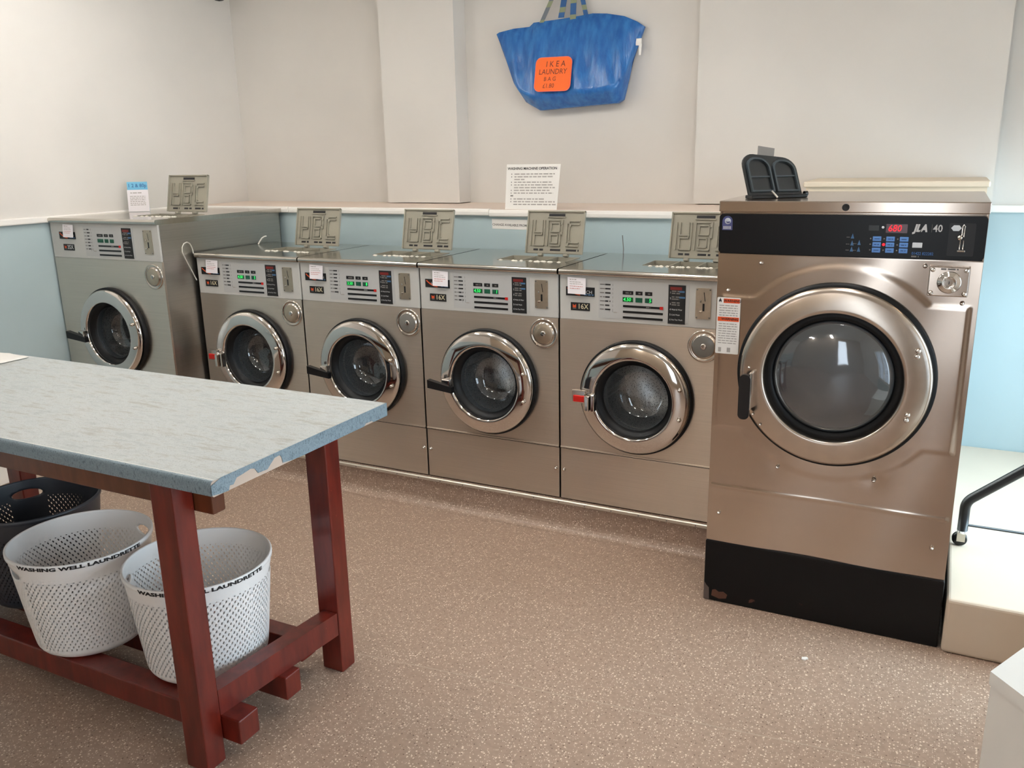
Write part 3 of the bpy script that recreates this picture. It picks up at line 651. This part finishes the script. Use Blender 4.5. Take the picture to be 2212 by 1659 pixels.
    s.box(.012, .085, -.0099, -.0095, 1.083, 1.098, 'orange_warn').text('WARNING', .054, -.0102, 1.0905, .012, 'ink', 'CENTER', bold=.0003)
    s.prism([(.015, 1.148), (.0135, 1.154), (.0185, 1.164), (.0235, 1.154), (.022, 1.148), (.0185, 1.153)][::-1], -.0099, -.0095, 'ink')
    for i in range(5): s.dashes(.016, .080, -.0099, 1.138-.0085*i, .0032, 'ink_soft', i)
    for i in range(9): s.dashes(.016, .080, -.0099, 1.074-.0085*i, .003, 'ink_soft', i+9)
    s.box(.018, .028, -.0099, -.0095, .974, .990, 'ink_soft'); s.box(.048, .060, -.0099, -.0095, .974, .990, 'ink_soft'); s.build('warning_label', t)
    # door
    dc = (cx, -.006, cz)
    d = MB(); d.lathe([(.214, -.012), (.217, -.030), (.2185, -.038), (.2215, -.0425), (.226, -.0438), (.232, -.0438), (.255, -.0415), (.282, -.0375), (.290, -.0355), (.2965, -.0315), (.3005, -.026), (.302, -.020), (.300, -.014), (.29, -.012)], dc, 'steel_ring', 128)
    do = d.build('door', t)
    g = MB(); g.lathe([(.312, .006), (.314, -.004), (.312, -.010), (.295, -.012), (.28, -.012), (.28, .01)], dc, 'rubber', 96); g.build('door_seal', do)
    g = MB(); g.lathe([(.217, -.018), (.208, -.022), (.196, -.020), (.190, -.012), (.1885, -.004), (.1885, .02)], dc, 'rubber', 96); g.build('gasket', do)
    g = MB(); g.lathe([(.1885, -.014), (.184, -.019), (.172, -.026), (.15, -.034), (.115, -.042), (.07, -.048), (.0005, -.050)], dc, 'big_glass', 80); g.build('door_glass', do)
    g = MB(); g.lathe([(.1885, .03), (.2, .035), (.27, .06), (.28, .5), (.24, .55), (.0005, .56)], dc, 'drum_plain', 64); g.build('drum', t)
    for x, z in ((.652, 1.037), (.651, 1.018), (.640, .826), (.638, .808)):
        MB().lathe([(.0001, -.060), (.006, -.058), (.0085, -.050), (.009, -.04)], (x, 0, z), 'chrome', 16).build('bolt', do)
    for x, z in ((.155, .770), (.182, .735), (.135, .935)):
        MB().lathe([(.0001, -.052), (.003, -.051), (.0045, -.046)], (x, 0, z), 'chrome', 12).build('screw', do)
    h = MB(); h.prism(rrect(.112, .150, .760, .918, .017, 6), -.088, -.070, 'black'); h.box(.142, .153, -.082, -.04, .790, .925, 'chrome', .005)
    h.box(.120, .142, -.070, -.030, .80, .87, 'black'); h.build('door_handle', do)
mat('rust', sr(92, 58, 44), .8); mat('chip_grey', sr(96, 84, 78), .7); steel('steel_ring', sr(200, 188, 176), .24, (20, 20, 20), .02)
tall_machine()
def big_soap_lid():
    base = Vector((.83, -.245, 1.4918)); e = Vector((.985, -.115, 1.4918))-base; Lx = e.length; ux = e.normalized(); n = Vector((ux.y, -ux.x, 0))
    t = empty('soap_dispenser_lid', base, math.atan2(ux.y, ux.x), 'open black soap dispenser lid with two arched compartments on the tall machine', 'dispenser lid')
    H = .150
    def outline(ins, x0, x1, z0, z1, r):
        S_ = lambda L_: [(x-.13*z, z*(1-.16*x/Lx)) for x, z in L_]
        return S_([(x0+ins, z0+ins), (x1-ins, z0+ins)]+[(x1-ins-r+r*math.cos(R(a)), z1-ins-r+r*math.sin(R(a))) for a in range(0, 91, 15)]+[(x0+ins+r-r*math.sin(R(a)), z1-ins-r+r*math.cos(R(a))) for a in range(0, 91, 15)])
    b = MB(); b.prism(outline(0, 0, Lx, 0, H, .045)[::-1], 0, .010, 'dark_plastic'); lid = b.build('lid', t); lid.location = (0, .01, .010); lid.rotation_euler = (R(-16), 0, 0)
    for i, (xa, xb) in enumerate(((.010, Lx/2-.004), (Lx/2+.006, Lx-.010))):
        P = outline(0, xa, xb, .012, H-.014, .036); Q = outline(.006, xa, xb, .012, H-.014, .032); k = len(P)
        c = MB(); c.add([(x, -.010, z) for x, z in P]+[(x, -.010, z) for x, z in Q]+[(x, 0, z) for x, z in P]+[(x, 0, z) for x, z in Q],
                        [f for j in range(k) for f in ((j, (j+1) % k, k+(j+1) % k, k+j), (2*k+j, 2*k+(j+1) % k, (j+1) % k, j), (k+j, k+(j+1) % k, 3*k+(j+1) % k, 3*k+j))], 'dark_plastic2')
        c.box(xa-.006, xb-.013, -.006, 0, .062, .067, 'dark_plastic2'); c.build('compartment', lid)
    MB().prism([(Lx*.24, H-.018), (Lx*.28, H+.026), (Lx*.58, H+.016), (Lx*.54, H-.024)], .010, .014, 'tab_grey').build('tab', lid)
    b = MB(); b.box(-.006, Lx+.004, -.02, .03, 0, .012, 'black', .003); b.lathe([(.0001, .012), (.009, .012), (.009, 0)], (Lx+.004, .005, .012), 'black', 14, 'x'); b.build('hinge_base', t)
    b = MB(); b.tube([(Lx*.42, -.03, .004), (Lx*.38, -.026, .014), (Lx*.33, -.02, .026)], .003, 'hose', 8); b.build('strap_tie', t)
mat('dark_plastic2', sr(62, 70, 74), .28)
big_soap_lid()

# ================================================================== TABLE AND BASKETS
def table():
    x0, x1, y0, y1, zt, th = -1.977, -.096, -1.894, -1.151, .90, .042
    t = empty('work_table', ((x0+x1)/2, (y0+y1)/2, 0), 0, 'long folding table with pale laminate top and red wooden legs', 'table')
    ox, oy = (x0+x1)/2, (y0+y1)/2
    X0, X1, Y0, Y1 = x0-ox, x1-ox, y0-oy, y1-oy
    b = MB(); r = .010
    prof = [(Y0, zt-th+r*.6), (Y0, zt-r)]+[(Y0+r-r*math.cos(R(a)), zt-r+r*math.sin(R(a))) for a in (22, 45, 68)]+[(Y0+r, zt), (Y1-.004, zt), (Y1, zt-.004), (Y1, zt-th), (Y0+r*.6, zt-th)]
    b.prism_x(prof, X0, X1-.0015, 'board_tan')
    tb = b.build('tabletop', t)
    s = MB(); s.box(X0+.001, X1-.001, Y0+.012, Y1-.004, zt, zt+.0012, 'table_top'); s.build('laminate_surface', tb)
    s = MB(); P = [(Y0-.0012, zt-th+.004), (Y0-.0014, zt-r)]+[(Y0+r-(r+.0014)*math.cos(R(a)), zt-r+(r+.0014)*math.sin(R(a))) for a in (22, 45, 68, 90)]+[(Y0+.0125, zt+.0013)]
    Q = [(y+.001, z-.001) for y, z in P]
    s.add([(x, y, z) for x in (X0, X1) for y, z in P], [(i, i+len(P), i+len(P)+1, i+1) for i in range(len(P)-2)], 'table_edge', True)
    s.add([(x, y, z) for x in (X0, X1) for y, z in P], [(len(P)-2, 2*len(P)-2, 2*len(P)-1, len(P)-1)], 'trim_white')
    s.box(X0, X1, Y1, Y1+.0012, zt-th+.002, zt, 'table_edge'); s.build('edge_band', tb)
    # end band with two chipped places along its lower edge
    D = Y1-Y0; zb = zt-th
    low = [(0, zb+.006), (.035, zb+.001), (.055, zb), (.060, zb+.012), (.072, zb+.010), (.085, zb+.024), (.105, zb+.026), (.135, zb+.030), (.150, zb+.026), (.160, zb+.010), (.195, zb+.008),
           (.205, zb+.016), (.225, zb+.030), (.245, zb+.031), (.252, zb+.022), (.254, zb+.006), (.29, zb+.002), (.33, zb), (.62, zb), (.63, zb+.007), (.66, zb+.006), (.67, zb), (D, zb)]
    up = [(D, zt+.0005), (r, zt+.0005), (.004, zt-.003), (0, zt-r)]
    s = MB(); n = len(low)
    upz = lambda u: zt+.0005 if u > r else zt-r+u
    V = []; F = []
    for u, z in low: V += [(X1, Y0+u, z), (X1, Y0+u, upz(u))]
    for i in range(n-1): F.append((2*i, 2*i+2, 2*i+3, 2*i+1))
    s.add(V, F, 'table_edge'); s.add([(x-.0015, y, z) for x, y, z in V], F, 'table_edge'); s.build('edge_band', tb)
    # frame
    def leg(xa, xb, ya, yb_): MB().box(xa-ox, xb-ox, ya-oy, yb_-oy, 0.0005, zt-th-.001, 'red_wood', .004).build('leg', t)
    leg(-.331, -.249, -1.885, -1.818); leg(-.288, -.206, -1.335, -1.268); leg(-1.85, -1.768, -1.885, -1.818); leg(-1.85, -1.768, -1.335, -1.268)
    for ya, yb_ in ((-1.816, -1.772), (-1.383, -1.338)):
        MB().box(-1.90-ox, (-.185 if ya < -1.6 else -.30)-ox, ya-oy, yb_-oy, .765, zt-th-.001, 'brown_wood', .004).build('apron', t)
    MB().box(-.25-ox, -.17-ox, -1.70-oy, -1.45-oy, zt-th-.016, zt-th-.001, 'brown_wood').build('batten', t)
    def cross(xf, xr, wd):
        ya, yb_ = -1.816, -1.337
        MB().hexa([(xf-wd-ox, ya-oy, .142), (xf-ox, ya-oy, .142), (xr-ox, yb_-oy, .142), (xr-wd-ox, yb_-oy, .142)], [(xf-wd-ox, ya-oy, .222), (xf-ox, ya-oy, .222), (xr-ox, yb_-oy, .222), (xr-wd-ox, yb_-oy, .222)], 'red_wood').build('cross_rail', t)
    cross(-.252, -.210, .055); cross(-1.775, -1.775, .07)
    for ya, wd, xe in ((-1.815, .075, -.185), (-1.60, .065, -.205), (-1.42, .07, -.30)):
        MB().box(-1.88-ox, xe-ox, ya-oy, ya+wd-oy, .064, .1415, 'red_wood', .004).build('long_rail', t)
table()
def basket(cx, cy, z0, h, rt, rb, dark, ang, tilt, label, txt=True):
    t = empty('laundry_basket', (cx, cy, z0), 0, label, 'laundry basket', 'round perforated baskets under the table')
    t.rotation_euler = tilt
    nu, nv = 160, 64; c = 'basket_dark' if dark else 'basket_white'; pc = 'basket_plain_dark' if dark else 'basket_plain_white'
    fr = .03
    def rad(v): return rb+(rt-rb)*(v/h)**.9 if v > fr else rb-.028+.028*math.sqrt(max(0, 1-(1-v/fr)**2))+(rt-rb)*(fr/h)**.9*(v/fr)
    def pos(u, v): r = rad(v); return Vector((r*math.cos(u), r*math.sin(u), v))
    bm = bmesh.new(); uvl = bm.loops.layers.uv.new('weave')
    G = [[bm.verts.new(pos(2*math.pi*i/nu, h*(j/nv))) for i in range(nu)] for j in range(nv+1)]
    hz, ha, hb = h-.052, .055, .017
    def inh(u, v):
        best = 9
        for s in (0, math.pi):
            d = (u-ang-s+math.pi) % (2*math.pi)-math.pi; best = min(best, math.hypot(d*rt/ha, (v-hz)/hb))
        return best
    for j in range(nv):
        for i in range(nu):
            u, v = 2*math.pi*(i+.5)/nu, h*(j+.5)/nv
            if inh(u, v) < 1: continue
            i2 = (i+1) % nu; f = bm.faces.new((G[j][i], G[j][i2], G[j+1][i2], G[j+1][i])); f.smooth = True
            near = any(abs((u-ang-s+math.pi) % (2*math.pi)-math.pi) < .30 for s in (0, math.pi))
            f.material_index = 1 if near else 0
            for lp, (ii, jj) in zip(f.loops, ((i, j), (i+1, j), (i+1, j+1), (i, j+1))): lp[uvl].uv = (2*math.pi*ii/nu*rt, h*jj/nv)
    # snap the handle hole edges on to an ellipse
    for e in [e for e in bm.edges if e.is_boundary]:
        for v in e.verts:
            if v.co.z > h-.008 or v.co.z < .02: continue
            u = math.atan2(v.co.y, v.co.x)
            for s in (0, math.pi):
                d = (u-ang-s+math.pi) % (2*math.pi)-math.pi
                if abs(d)*rt < ha*1.4:
                    k = math.hypot(d*rt/ha, (v.co.z-hz)/hb)
                    if k > .3: v.co = pos(ang+s+d/k, hz+(v.co.z-hz)/k)
    me = bpy.data.meshes.new('wall'); bm.verts.index_update()
    loose = [v for v in bm.verts if not v.link_faces]; bmesh.ops.delete(bm, geom=loose, context='VERTS')
    bm.to_mesh(me); bm.free(); me.materials.append(M[c]); me.materials.append(M[pc])
    o = bpy.data.objects.new('basket_wall', me); COL.objects.link(o); o.parent = t
    md = o.modifiers.new('thick', 'SOLIDIFY'); md.thickness = .0035; md.offset = -1
    b = MB(); b.lathe([(.0005, .004), (rb-.03, .004), (rb-.022, .003)], (0, 0, 0), pc, 64, 'z'); b.build('basket_floor', t)
    b = MB(); b.lathe([(rt-.005, h-.006), (rt-.005, h), (rt-.001, h+.002), (rt+.003, h), (rt+.003, h-.012), (rt+.0005, h-.014)], (0, 0, 0), pc, 96, 'z'); b.build('rim', t)
    if txt:
        s = MB(); V, F = text_geo('WASHING WELL LAUNDRETTE', .024, 'CENTER', .0012); r0 = rt+.0038
        pts = []
        for a, z in V: u = txt+a*1.18/r0; pts.append((r0*math.cos(u), r0*math.sin(u), h-.009+z*.62))
        s.add(pts, F, 'ink'); s.build('marker_lettering', t)
    return t
basket(-.965, -1.665, .1425, .348, .215, .168, False, R(-108), (0, 0, 0), 'white perforated laundry basket further left, between dark basket and table leg', R(-38))
basket(-.508, -1.605, .1445, .338, .216, .178, False, R(-136), (0, 0, 0), 'white perforated laundry basket directly behind the front table leg', R(-40))
basket(-1.40, -1.53, .1425, .355, .222, .176, True, R(152), (0, 0, 0), 'dark grey perforated laundry basket at the left under the table', None)

# ================================================================== SMALL THINGS
def paper(name, pts, label, cat, m='paper_white', group=None, lines=None, th=.0012):
    """pts: bl, br, tr, tl; a stiff sheet with printed lines"""
    bl, br, tr_, tl = [Vector(p) for p in pts]; n = (br-bl).cross(tl-bl).normalized()
    o = (bl+br)/2; b = MB(); F4 = [bl-o, br-o, tr_-o, tl-o]; K = [p-n*th for p in F4]
    b.add(F4+K, [(0, 1, 2, 3), (7, 6, 5, 4), (0, 4, 5, 1), (1, 5, 6, 2), (2, 6, 7, 3), (3, 7, 4, 0)], m)
    ux, uz = (br-bl), (tl-bl); W_, H_ = ux.length, uz.length; ux.normalize(); uz.normalize()
    P = lambda a, c: tuple(F4[0]+ux*a+uz*c+n*.0006)
    if lines:
        for kind, *q in lines:
            if kind == 't': b.text(q[0], 0, 0, 0, q[3], q[4], 'CENTER' if len(q) < 6 else q[5], bold=.0004, fn=lambda a, c, q=q: P(q[1]*W_+a, q[2]*H_+c))
            else:
                a0, a1, c, h, mm, seed = q; rng = random.Random(seed); x = a0*W_
                while x < a1*W_-.001:
                    e = min(a1*W_, x+h*H_*(1.5+4*rng.random())); b.add([P(x, c*H_-h*H_/2), P(e, c*H_-h*H_/2), P(e, c*H_+h*H_/2), P(x, c*H_+h*H_/2)], [(0, 1, 2, 3)], mm); x = e+h*H_*.9
    ob = b.build(name, loc=o); put(ob, label, cat, group); return ob
def signs():
    ln = [('t', 'WASHING MACHINE OPERATION', .5, .90, .0185, 'ink')]
    for i, (c, e) in enumerate(((.78, .94), (.72, .90), (.66, .36), (.60, .90), (.54, .92), (.48, .95), (.42, .85), (.36, .92), (.23, .75), (.17, .96), (.11, .98))):
        ln.append(('d', .16, e, c, .026, 'ink_soft', i)); 
        if i in (0, 1, 3, 4, 6, 7, 8, 9): ln.append(('d', .10, .115, c, .026, 'ink_grey', i))
    ln.append(('d', .095, .15, .30, .028, 'ink_grey', 5))
    t = paper('notice_sheet', [(-.632, .745, 1.3815), (-.338, .745, 1.3815), (-.338, .800, 1.606), (-.644, .800, 1.608)], 'white sheet of washing machine operating instructions standing on the ledge', 'notice', lines=ln)
    paper('notice_strip', [(-.710, .7435, 1.280), (-.40, .7435, 1.276), (-.40, .7435, 1.327), (-.712, .7435, 1.331)], 'white strip notice about change stuck on blue wall under the ledge', 'notice',
          lines=[('t', 'CHANGE AVAILABLE FROM ATTENDANT', .5, .42, .0165, 'ink_grey')])
    # price cards hanging over the logo plates
    where = ['on the taller 35X washer in the corner', 'on the washer beside the taller 35X one', 'on the washer behind the table corner', 'on the washer with the fully visible door', 'on the washer next to the tall machine']
    for i, (x, y, dz) in enumerate(((-2.9525+.118, -.2074, .186), (-3*W+.077, 0, 0), (-2*W+.068, 0, 0), (-W+.076, 0, 0), (.042, 0, 0))):
        ln = [('d', .12, .5, .86, .05, 'ink_soft', i), ('d', .12, .75, .72, .035, 'ink_soft', i+1), ('d', .12, .85, .60, .035, 'ink_soft', i+2), ('d', .12, .85, .46, .035, 'red_ink2', i+3), ('d', .12, .7, .33, .035, 'red_ink2', i+4)]
        paper('price_card', [(x+.006, y-.018, 1.089+dz), (x+.086, y-.018, 1.088+dz), (x+.082, y-.006, 1.154+dz), (x, y-.006, 1.157+dz)], 'white card hanging over logo plate '+where[i], 'card', 'paper_lilac', 'price cards on the washers', ln)
    # cards standing on the tall corner washer
    a = math.atan2(.058, .114); ux = Vector((math.cos(a), math.sin(a), 0)); o = Vector((-2.885, .262, 1.377)); bk = Vector((-ux.y, ux.x, 0))
    def q(w0, w1, h0, h1, d0, d1): return [o+ux*w0+bk*d0+Vector((0, 0, h0)), o+ux*w1+bk*d0+Vector((0, 0, h0)), o+ux*w1+bk*d1+Vector((0, 0, h1)), o+ux*w0+bk*d1+Vector((0, 0, h1))]
    paper('price_card', q(.002, .126, .001, .125, 0, .012), 'white printed card standing on top of the corner washer', 'card', 'paper_lilac', None, [('d', .15, .7, .86, .04, 'ink_soft', 1)]+[('d', .12, .85, .7-.08*i, .03, 'ink_soft', i) for i in range(6)])
    paper('price_card', q(-.002, .118, .001, .170, .022, .030), 'pale blue card standing behind white card on the corner washer', 'card', 'card_blue', None, [('t', '1 2 & 80p', .5, .87, .028, 'ink_blue2')])
signs()
def bag():
    # outline traced in metres: x along the wall, z up
    yb = 1.335; t = empty('shopping_bag', (-.47, yb-.09, 1.88), 0, 'blue woven plastic carrier bag hanging on the back wall', 'bag')
    Z = lambda px, py: (lambda x, z: (x+.47, z-1.88))(*PX(px, py))
    def PX(px, py):                                      # wall chart of the bag, 1 px of the chart = .000513 m
        return (-.9495+(px-265)*.000513-(py-340)*.000016, 2.322-(py-340)*.000500-(px-265)*.0000170)
    top = [(268, 350), (300, 332), (480, 300), (670, 290), (720, 250), (980, 232), (1180, 215), (1400, 190), (1560, 200), (1750, 235), (1880, 290), (1968, 345)]
    bot = [(445, 985), (520, 1080), (585, 1165), (760, 1255), (1000, 1235), (1250, 1215), (1450, 1200), (1640, 1185), (1695, 1150), (1710, 1080), (1735, 960), (1770, 760)]
    nu, nv = 44, 26
    def samp(L_, u):
        s = u*(len(L_)-1); i = min(int(s), len(L_)-2); f = s-i; return (L_[i][0]*(1-f)+L_[i+1][0]*f, L_[i][1]*(1-f)+L_[i+1][1]*f)
    V = []; rng = random.Random(3)
    for j in range(nv+1):
        for i in range(nu+1):
            u, v = i/nu, j/nv; a, c = samp(top, u), samp(bot, u); x, z = Z(a[0]*(1-v)+c[0]*v+80*v, a[1]*(1-v)+c[1]*v-78*v)
            edge = min(1, 6*min(u, 1-u)); d = .02+.13*(math.sin(math.pi*min(1, u*1.02))**.5)*(v**.7)*(1 if v < .86 else 1-(v-.86)/.14*.75)
            wr = .006*math.sin(38*u+2.2*math.sin(3*v))*edge*math.sin(math.pi*v)+.004*math.sin(71*u+5*v)*edge*math.sin(math.pi*v)+.010*math.exp(-((u-.80-.12*(v-.5))/.02)**2)*v
            V.append((x, .075-d-wr, z))
    k = nu+1; F = [(j*k+i, (j+1)*k+i, (j+1)*k+i+1, j*k+i+1) for j in range(nv) for i in range(nu)]
    b = MB(); b.add(V, F, 'bag_blue', True)
    B = [(x, .078, z) for x, y, z in V]; b.add(B, [f[::-1] for f in F], 'bag_blue', True)
    edge = [i for i in range(k)]+[j*k+nu for j in range(1, nv+1)]+[nv*k+i for i in range(nu-1, -1, -1)]+[j*k for j in range(nv-1, 0, -1)]
    n = len(V); E = len(edge); b.add([V[i] for i in edge]+[B[i] for i in edge], [(i, E+i, E+(i+1) % E, (i+1) % E) for i in range(E)], 'bag_blue')
    b.build('bag_body', t)
    def strap(p0, p1, w0, front, mats):
        x0, z0 = Z(*p0); x1, z1 = Z(*p1); s = MB(); N_ = 8
        for i in range(N_):
            ya, yb2 = [front+(.06-front)*q for q in (i/N_, (i+1)/N_)]
            q0, q1 = i/N_, (i+1)/N_; xa, za, xb, zb = x0+(x1-x0)*q0, z0+(z1-z0)*q0, x0+(x1-x0)*q1, z0+(z1-z0)*q1
            s.hexa([(xa-w0/2, ya, za), (xa+w0/2, ya, za), (xa+w0/2, ya+.002, za), (xa-w0/2, ya+.002, za)], [(xb-w0/2, yb2, zb), (xb+w0/2, yb2, zb), (xb+w0/2, yb2+.002, zb), (xb-w0/2, yb2+.002, zb)], mats[i % len(mats)])
        s.build('strap', t)
    strap((800, 290), (1040, -210), .026, .05, ['strap_yellow', 'strap_grey', 'strap_grey'])
    strap((1040, 215), (1110, -210), .034, .055, ['strap_blue', 'strap_yellow', 'strap_blue'])
    strap((1185, 250), (1180, -210), .034, .045, ['strap_yellow', 'strap_blue', 'strap_blue'])
    strap((1320, 200), (1210, -210), .026, .06, ['strap_blue', 'strap_yellow'])
    x, z = Z(1925, 500); s = MB(); s.box(x-.016, x+.016, .040, .043, z-.016, z+.018, 'trim_white', .001).hexa([(x+.004, .034, z-.065), (x+.014, .034, z-.065), (x+.014, .036, z-.065), (x+.004, .036, z-.065)], [(x+.002, .038, z-.01), (x+.018, .038, z-.01), (x+.018, .041, z-.01), (x+.002, .041, z-.01)], 'trim_white')
    s.build('care_tag', t)
    hk = MB(); xk, zk = Z(1120, -230); hk.tube([(xk, .088, zk), (xk, .05, zk), (xk, .045, zk+.015)], .006, 'chrome_soft', 8); h = hk.build('wall_hook', loc=(-.47, yb-.09, 1.88)); put(h, 'small metal hook on the back wall carrying the blue bag', 'hook')
    # orange price sign
    xs0, zs1 = PX(705, 640); xs1, zs0 = PX(1138, 1030); cxs, czs = (xs0+xs1)/2, (zs0+zs1)/2
    hw, hh = (xs1-xs0)/2, (zs1-zs0)/2*.9
    s = MB(); s.prism(rrect(-hw, hw, -hh, hh, .032), 0, .002, 'orange_edge'); s.prism(rrect(-hw+.004, hw-.004, -hh+.004, hh-.004, .029), -.0008, 0, 'orange_card')
    for st, zc, sz, xc in (('I K E A', .052, .044, .012), ('LAUNDRY', .012, .040, -.002), ('B A G', -.026, .032, -.016), ('£1.80', -.062, .034, -.022)):
        s.text(st, xc, -.0012, zc, sz, 'ink_marker', 'CENTER', bold=-.0002, narrow=.9, shear=.08)
    o = s.build('price_sign', loc=(cxs+.072, 1.183, czs+.010)); o.rotation_euler = (R(-11), R(1), 0); put(o, 'orange handwritten price sign pinned on the blue bag', 'sign')
mat('ink_marker', sr(88, 30, 16), .6)
bag()
def rack():
    cx, cy, z = 1.607, .085, .2
    t = empty('wheeled_rack', (cx, cy, z), 0, 'black tubular wheeled rack standing on the raised platform', 'rack')
    b = MB(); P = [(0, 0, .055), (0, .0, .15)]
    for i in range(1, 7): a = R(8*i); P.append((.06*(1-math.cos(a)), 0.0, .15+.06*math.sin(a)))
    P += [(.40, .0, .53), (.455, 0, .60), (.48, 0, .70), (.48, 0, 1.9)]
    b.tube(P, .0180, 'black', 12); b.build('upright_frame', t)
    b = MB(); Q = [(.96-x, y, zz) for x, y, zz in P]; b.tube(Q[:-3], .0180, 'black', 12); b.build('leg_tube', t)
    b = MB(); b.tube([(.01, 0, .085), (.95, -.0, .085)], .005, 'black', 8); b.build('cross_rod', t)
    for x in (0, .96):
        c = MB(); c.lathe([(.0001, -.012), (.022, -.012), (.026, -.008), (.026, .008), (.022, .012), (.0001, .012)], (x-.006, 0, .027), 'black', 24, 'y')
        co = c.build('caster_wheel', t)
        c = MB(); c.lathe([(.018, .052), (.018, .062), (.0001, .063)], (x, 0, 0), 'trim_white', 16, 'z'); c.box(x-.016, x+.012, .0125, .015, .02, .055, 'trim_metal').box(x-.016, x+.012, -.015, -.0125, .02, .055, 'trim_metal'); c.build('fork', co)
rack()
def white_cabinet():
    # only its corner shows at the right edge
    z1 = .45; A = (1.641, -1.208); Bk = (1.97, -.575); Cn = (1.93, -1.56); D_ = (2.26, -.93)
    o = (1.80, -1.10); pts = [(p[0]-o[0], p[1]-o[1]) for p in (A, Cn, D_, Bk)]
    t = empty('white_bench', (o[0], o[1], 0), 0, 'white painted low bench with its corner at the right edge of view', 'bench')
    inn = [(x*.97, y*.97) for x, y in pts]
    MB().prism_z(inn, 0.0005, z1-.035, 'white_paint').build('bench_body', t); MB().prism_z(pts, z1-.0345, z1, 'white_paint').build('bench_top', t)
white_cabinet()
def odds():
    b = MB(); P = [(0, -.003, -.056), (0, -.03, .0), (0, -.062, .065), (0, -.077, .10), (0, -.074, .125), (0, -.060, .143), (0, -.040, .148), (0, -.022, .140), (0, -.009, .115), (0, -.003, .08)]
    pts = [Vector(p) for p in P]; fine = []
    for i in range(len(pts)-1):
        for k in range(5): fine.append(pts[i].lerp(pts[i+1], k/5))
    b.tube(fine, .003, 'hose', 8); o = b.build('cable', loc=(-2.108, 0, 1.10)); put(o, 'thin pale cable loop between corner washer and its neighbour', 'cable')
    b = MB(); b.tube([(0, 0, 0), (.002, .012, .016), (.005, .028, .032), (.008, .046, .040), (.010, .060, .041)], .004, 'hose', 8)
    o = b.build('hose', loc=(-2.07, .442, 1.1905)); put(o, 'short pale hose end curling up from the top of a washer', 'hose')
    b = MB(); b.tube([(0, 0, 0), (.002, 0, .06), (-.004, 0, .125)], .0022, 'ink_grey', 8); o = b.build('wire', loc=(.066, .615, 1.149)); put(o, 'thin dark wire sticking up behind the washers against blue wall', 'wire')
    b = MB(); b.prism_z([(-.012, -.004), (-.002, -.008), (.012, -.001), (.010, .007), (-.006, .008)], 0, .004, 'paper_white'); o = b.build('paper_scrap', loc=(1.16, -.612, .0006)); o.rotation_euler = (0, 0, .5); put(o, 'tiny white scrap of paper on the floor before the tall machine', 'litter')
    b = MB(); V = []; n = 10
    for j in range(7):
        for i in range(n+1): V.append((-.16+.032*i, -.06+.02*j, .004+.010*math.sin(i*.9+j*.4)**2*(1-i/n)+.012*math.exp(-((j-3)/2)**2)*(1-i/n)))
    b.add(V, [(j*(n+1)+i, j*(n+1)+i+1, (j+1)*(n+1)+i+1, (j+1)*(n+1)+i) for j in range(6) for i in range(n)], 'paper_white', True)
    o = b.build('paper_sheet', loc=(-2.02+.035, -1.235, .9013)); md = o.modifiers.new('t', 'SOLIDIFY'); md.thickness = .001; put(o, 'curled white paper lying at the far left end of the table', 'paper')
    b = MB(); b.lathe([(.045, 0), (.045, -.02), (.04, -.038), (.025, -.05), (.0005, -.055)], (0, 0, 0), 'black_gloss', 24, 'z'); b.box(-.164, .0, -.03, .03, .0, .02, 'white_paint', .004); o = b.build('camera_dome', loc=(-2.80, 1.08, 2.683)); put(o, 'small dark dome on a wall bracket in the top left corner', 'dome')
odds()
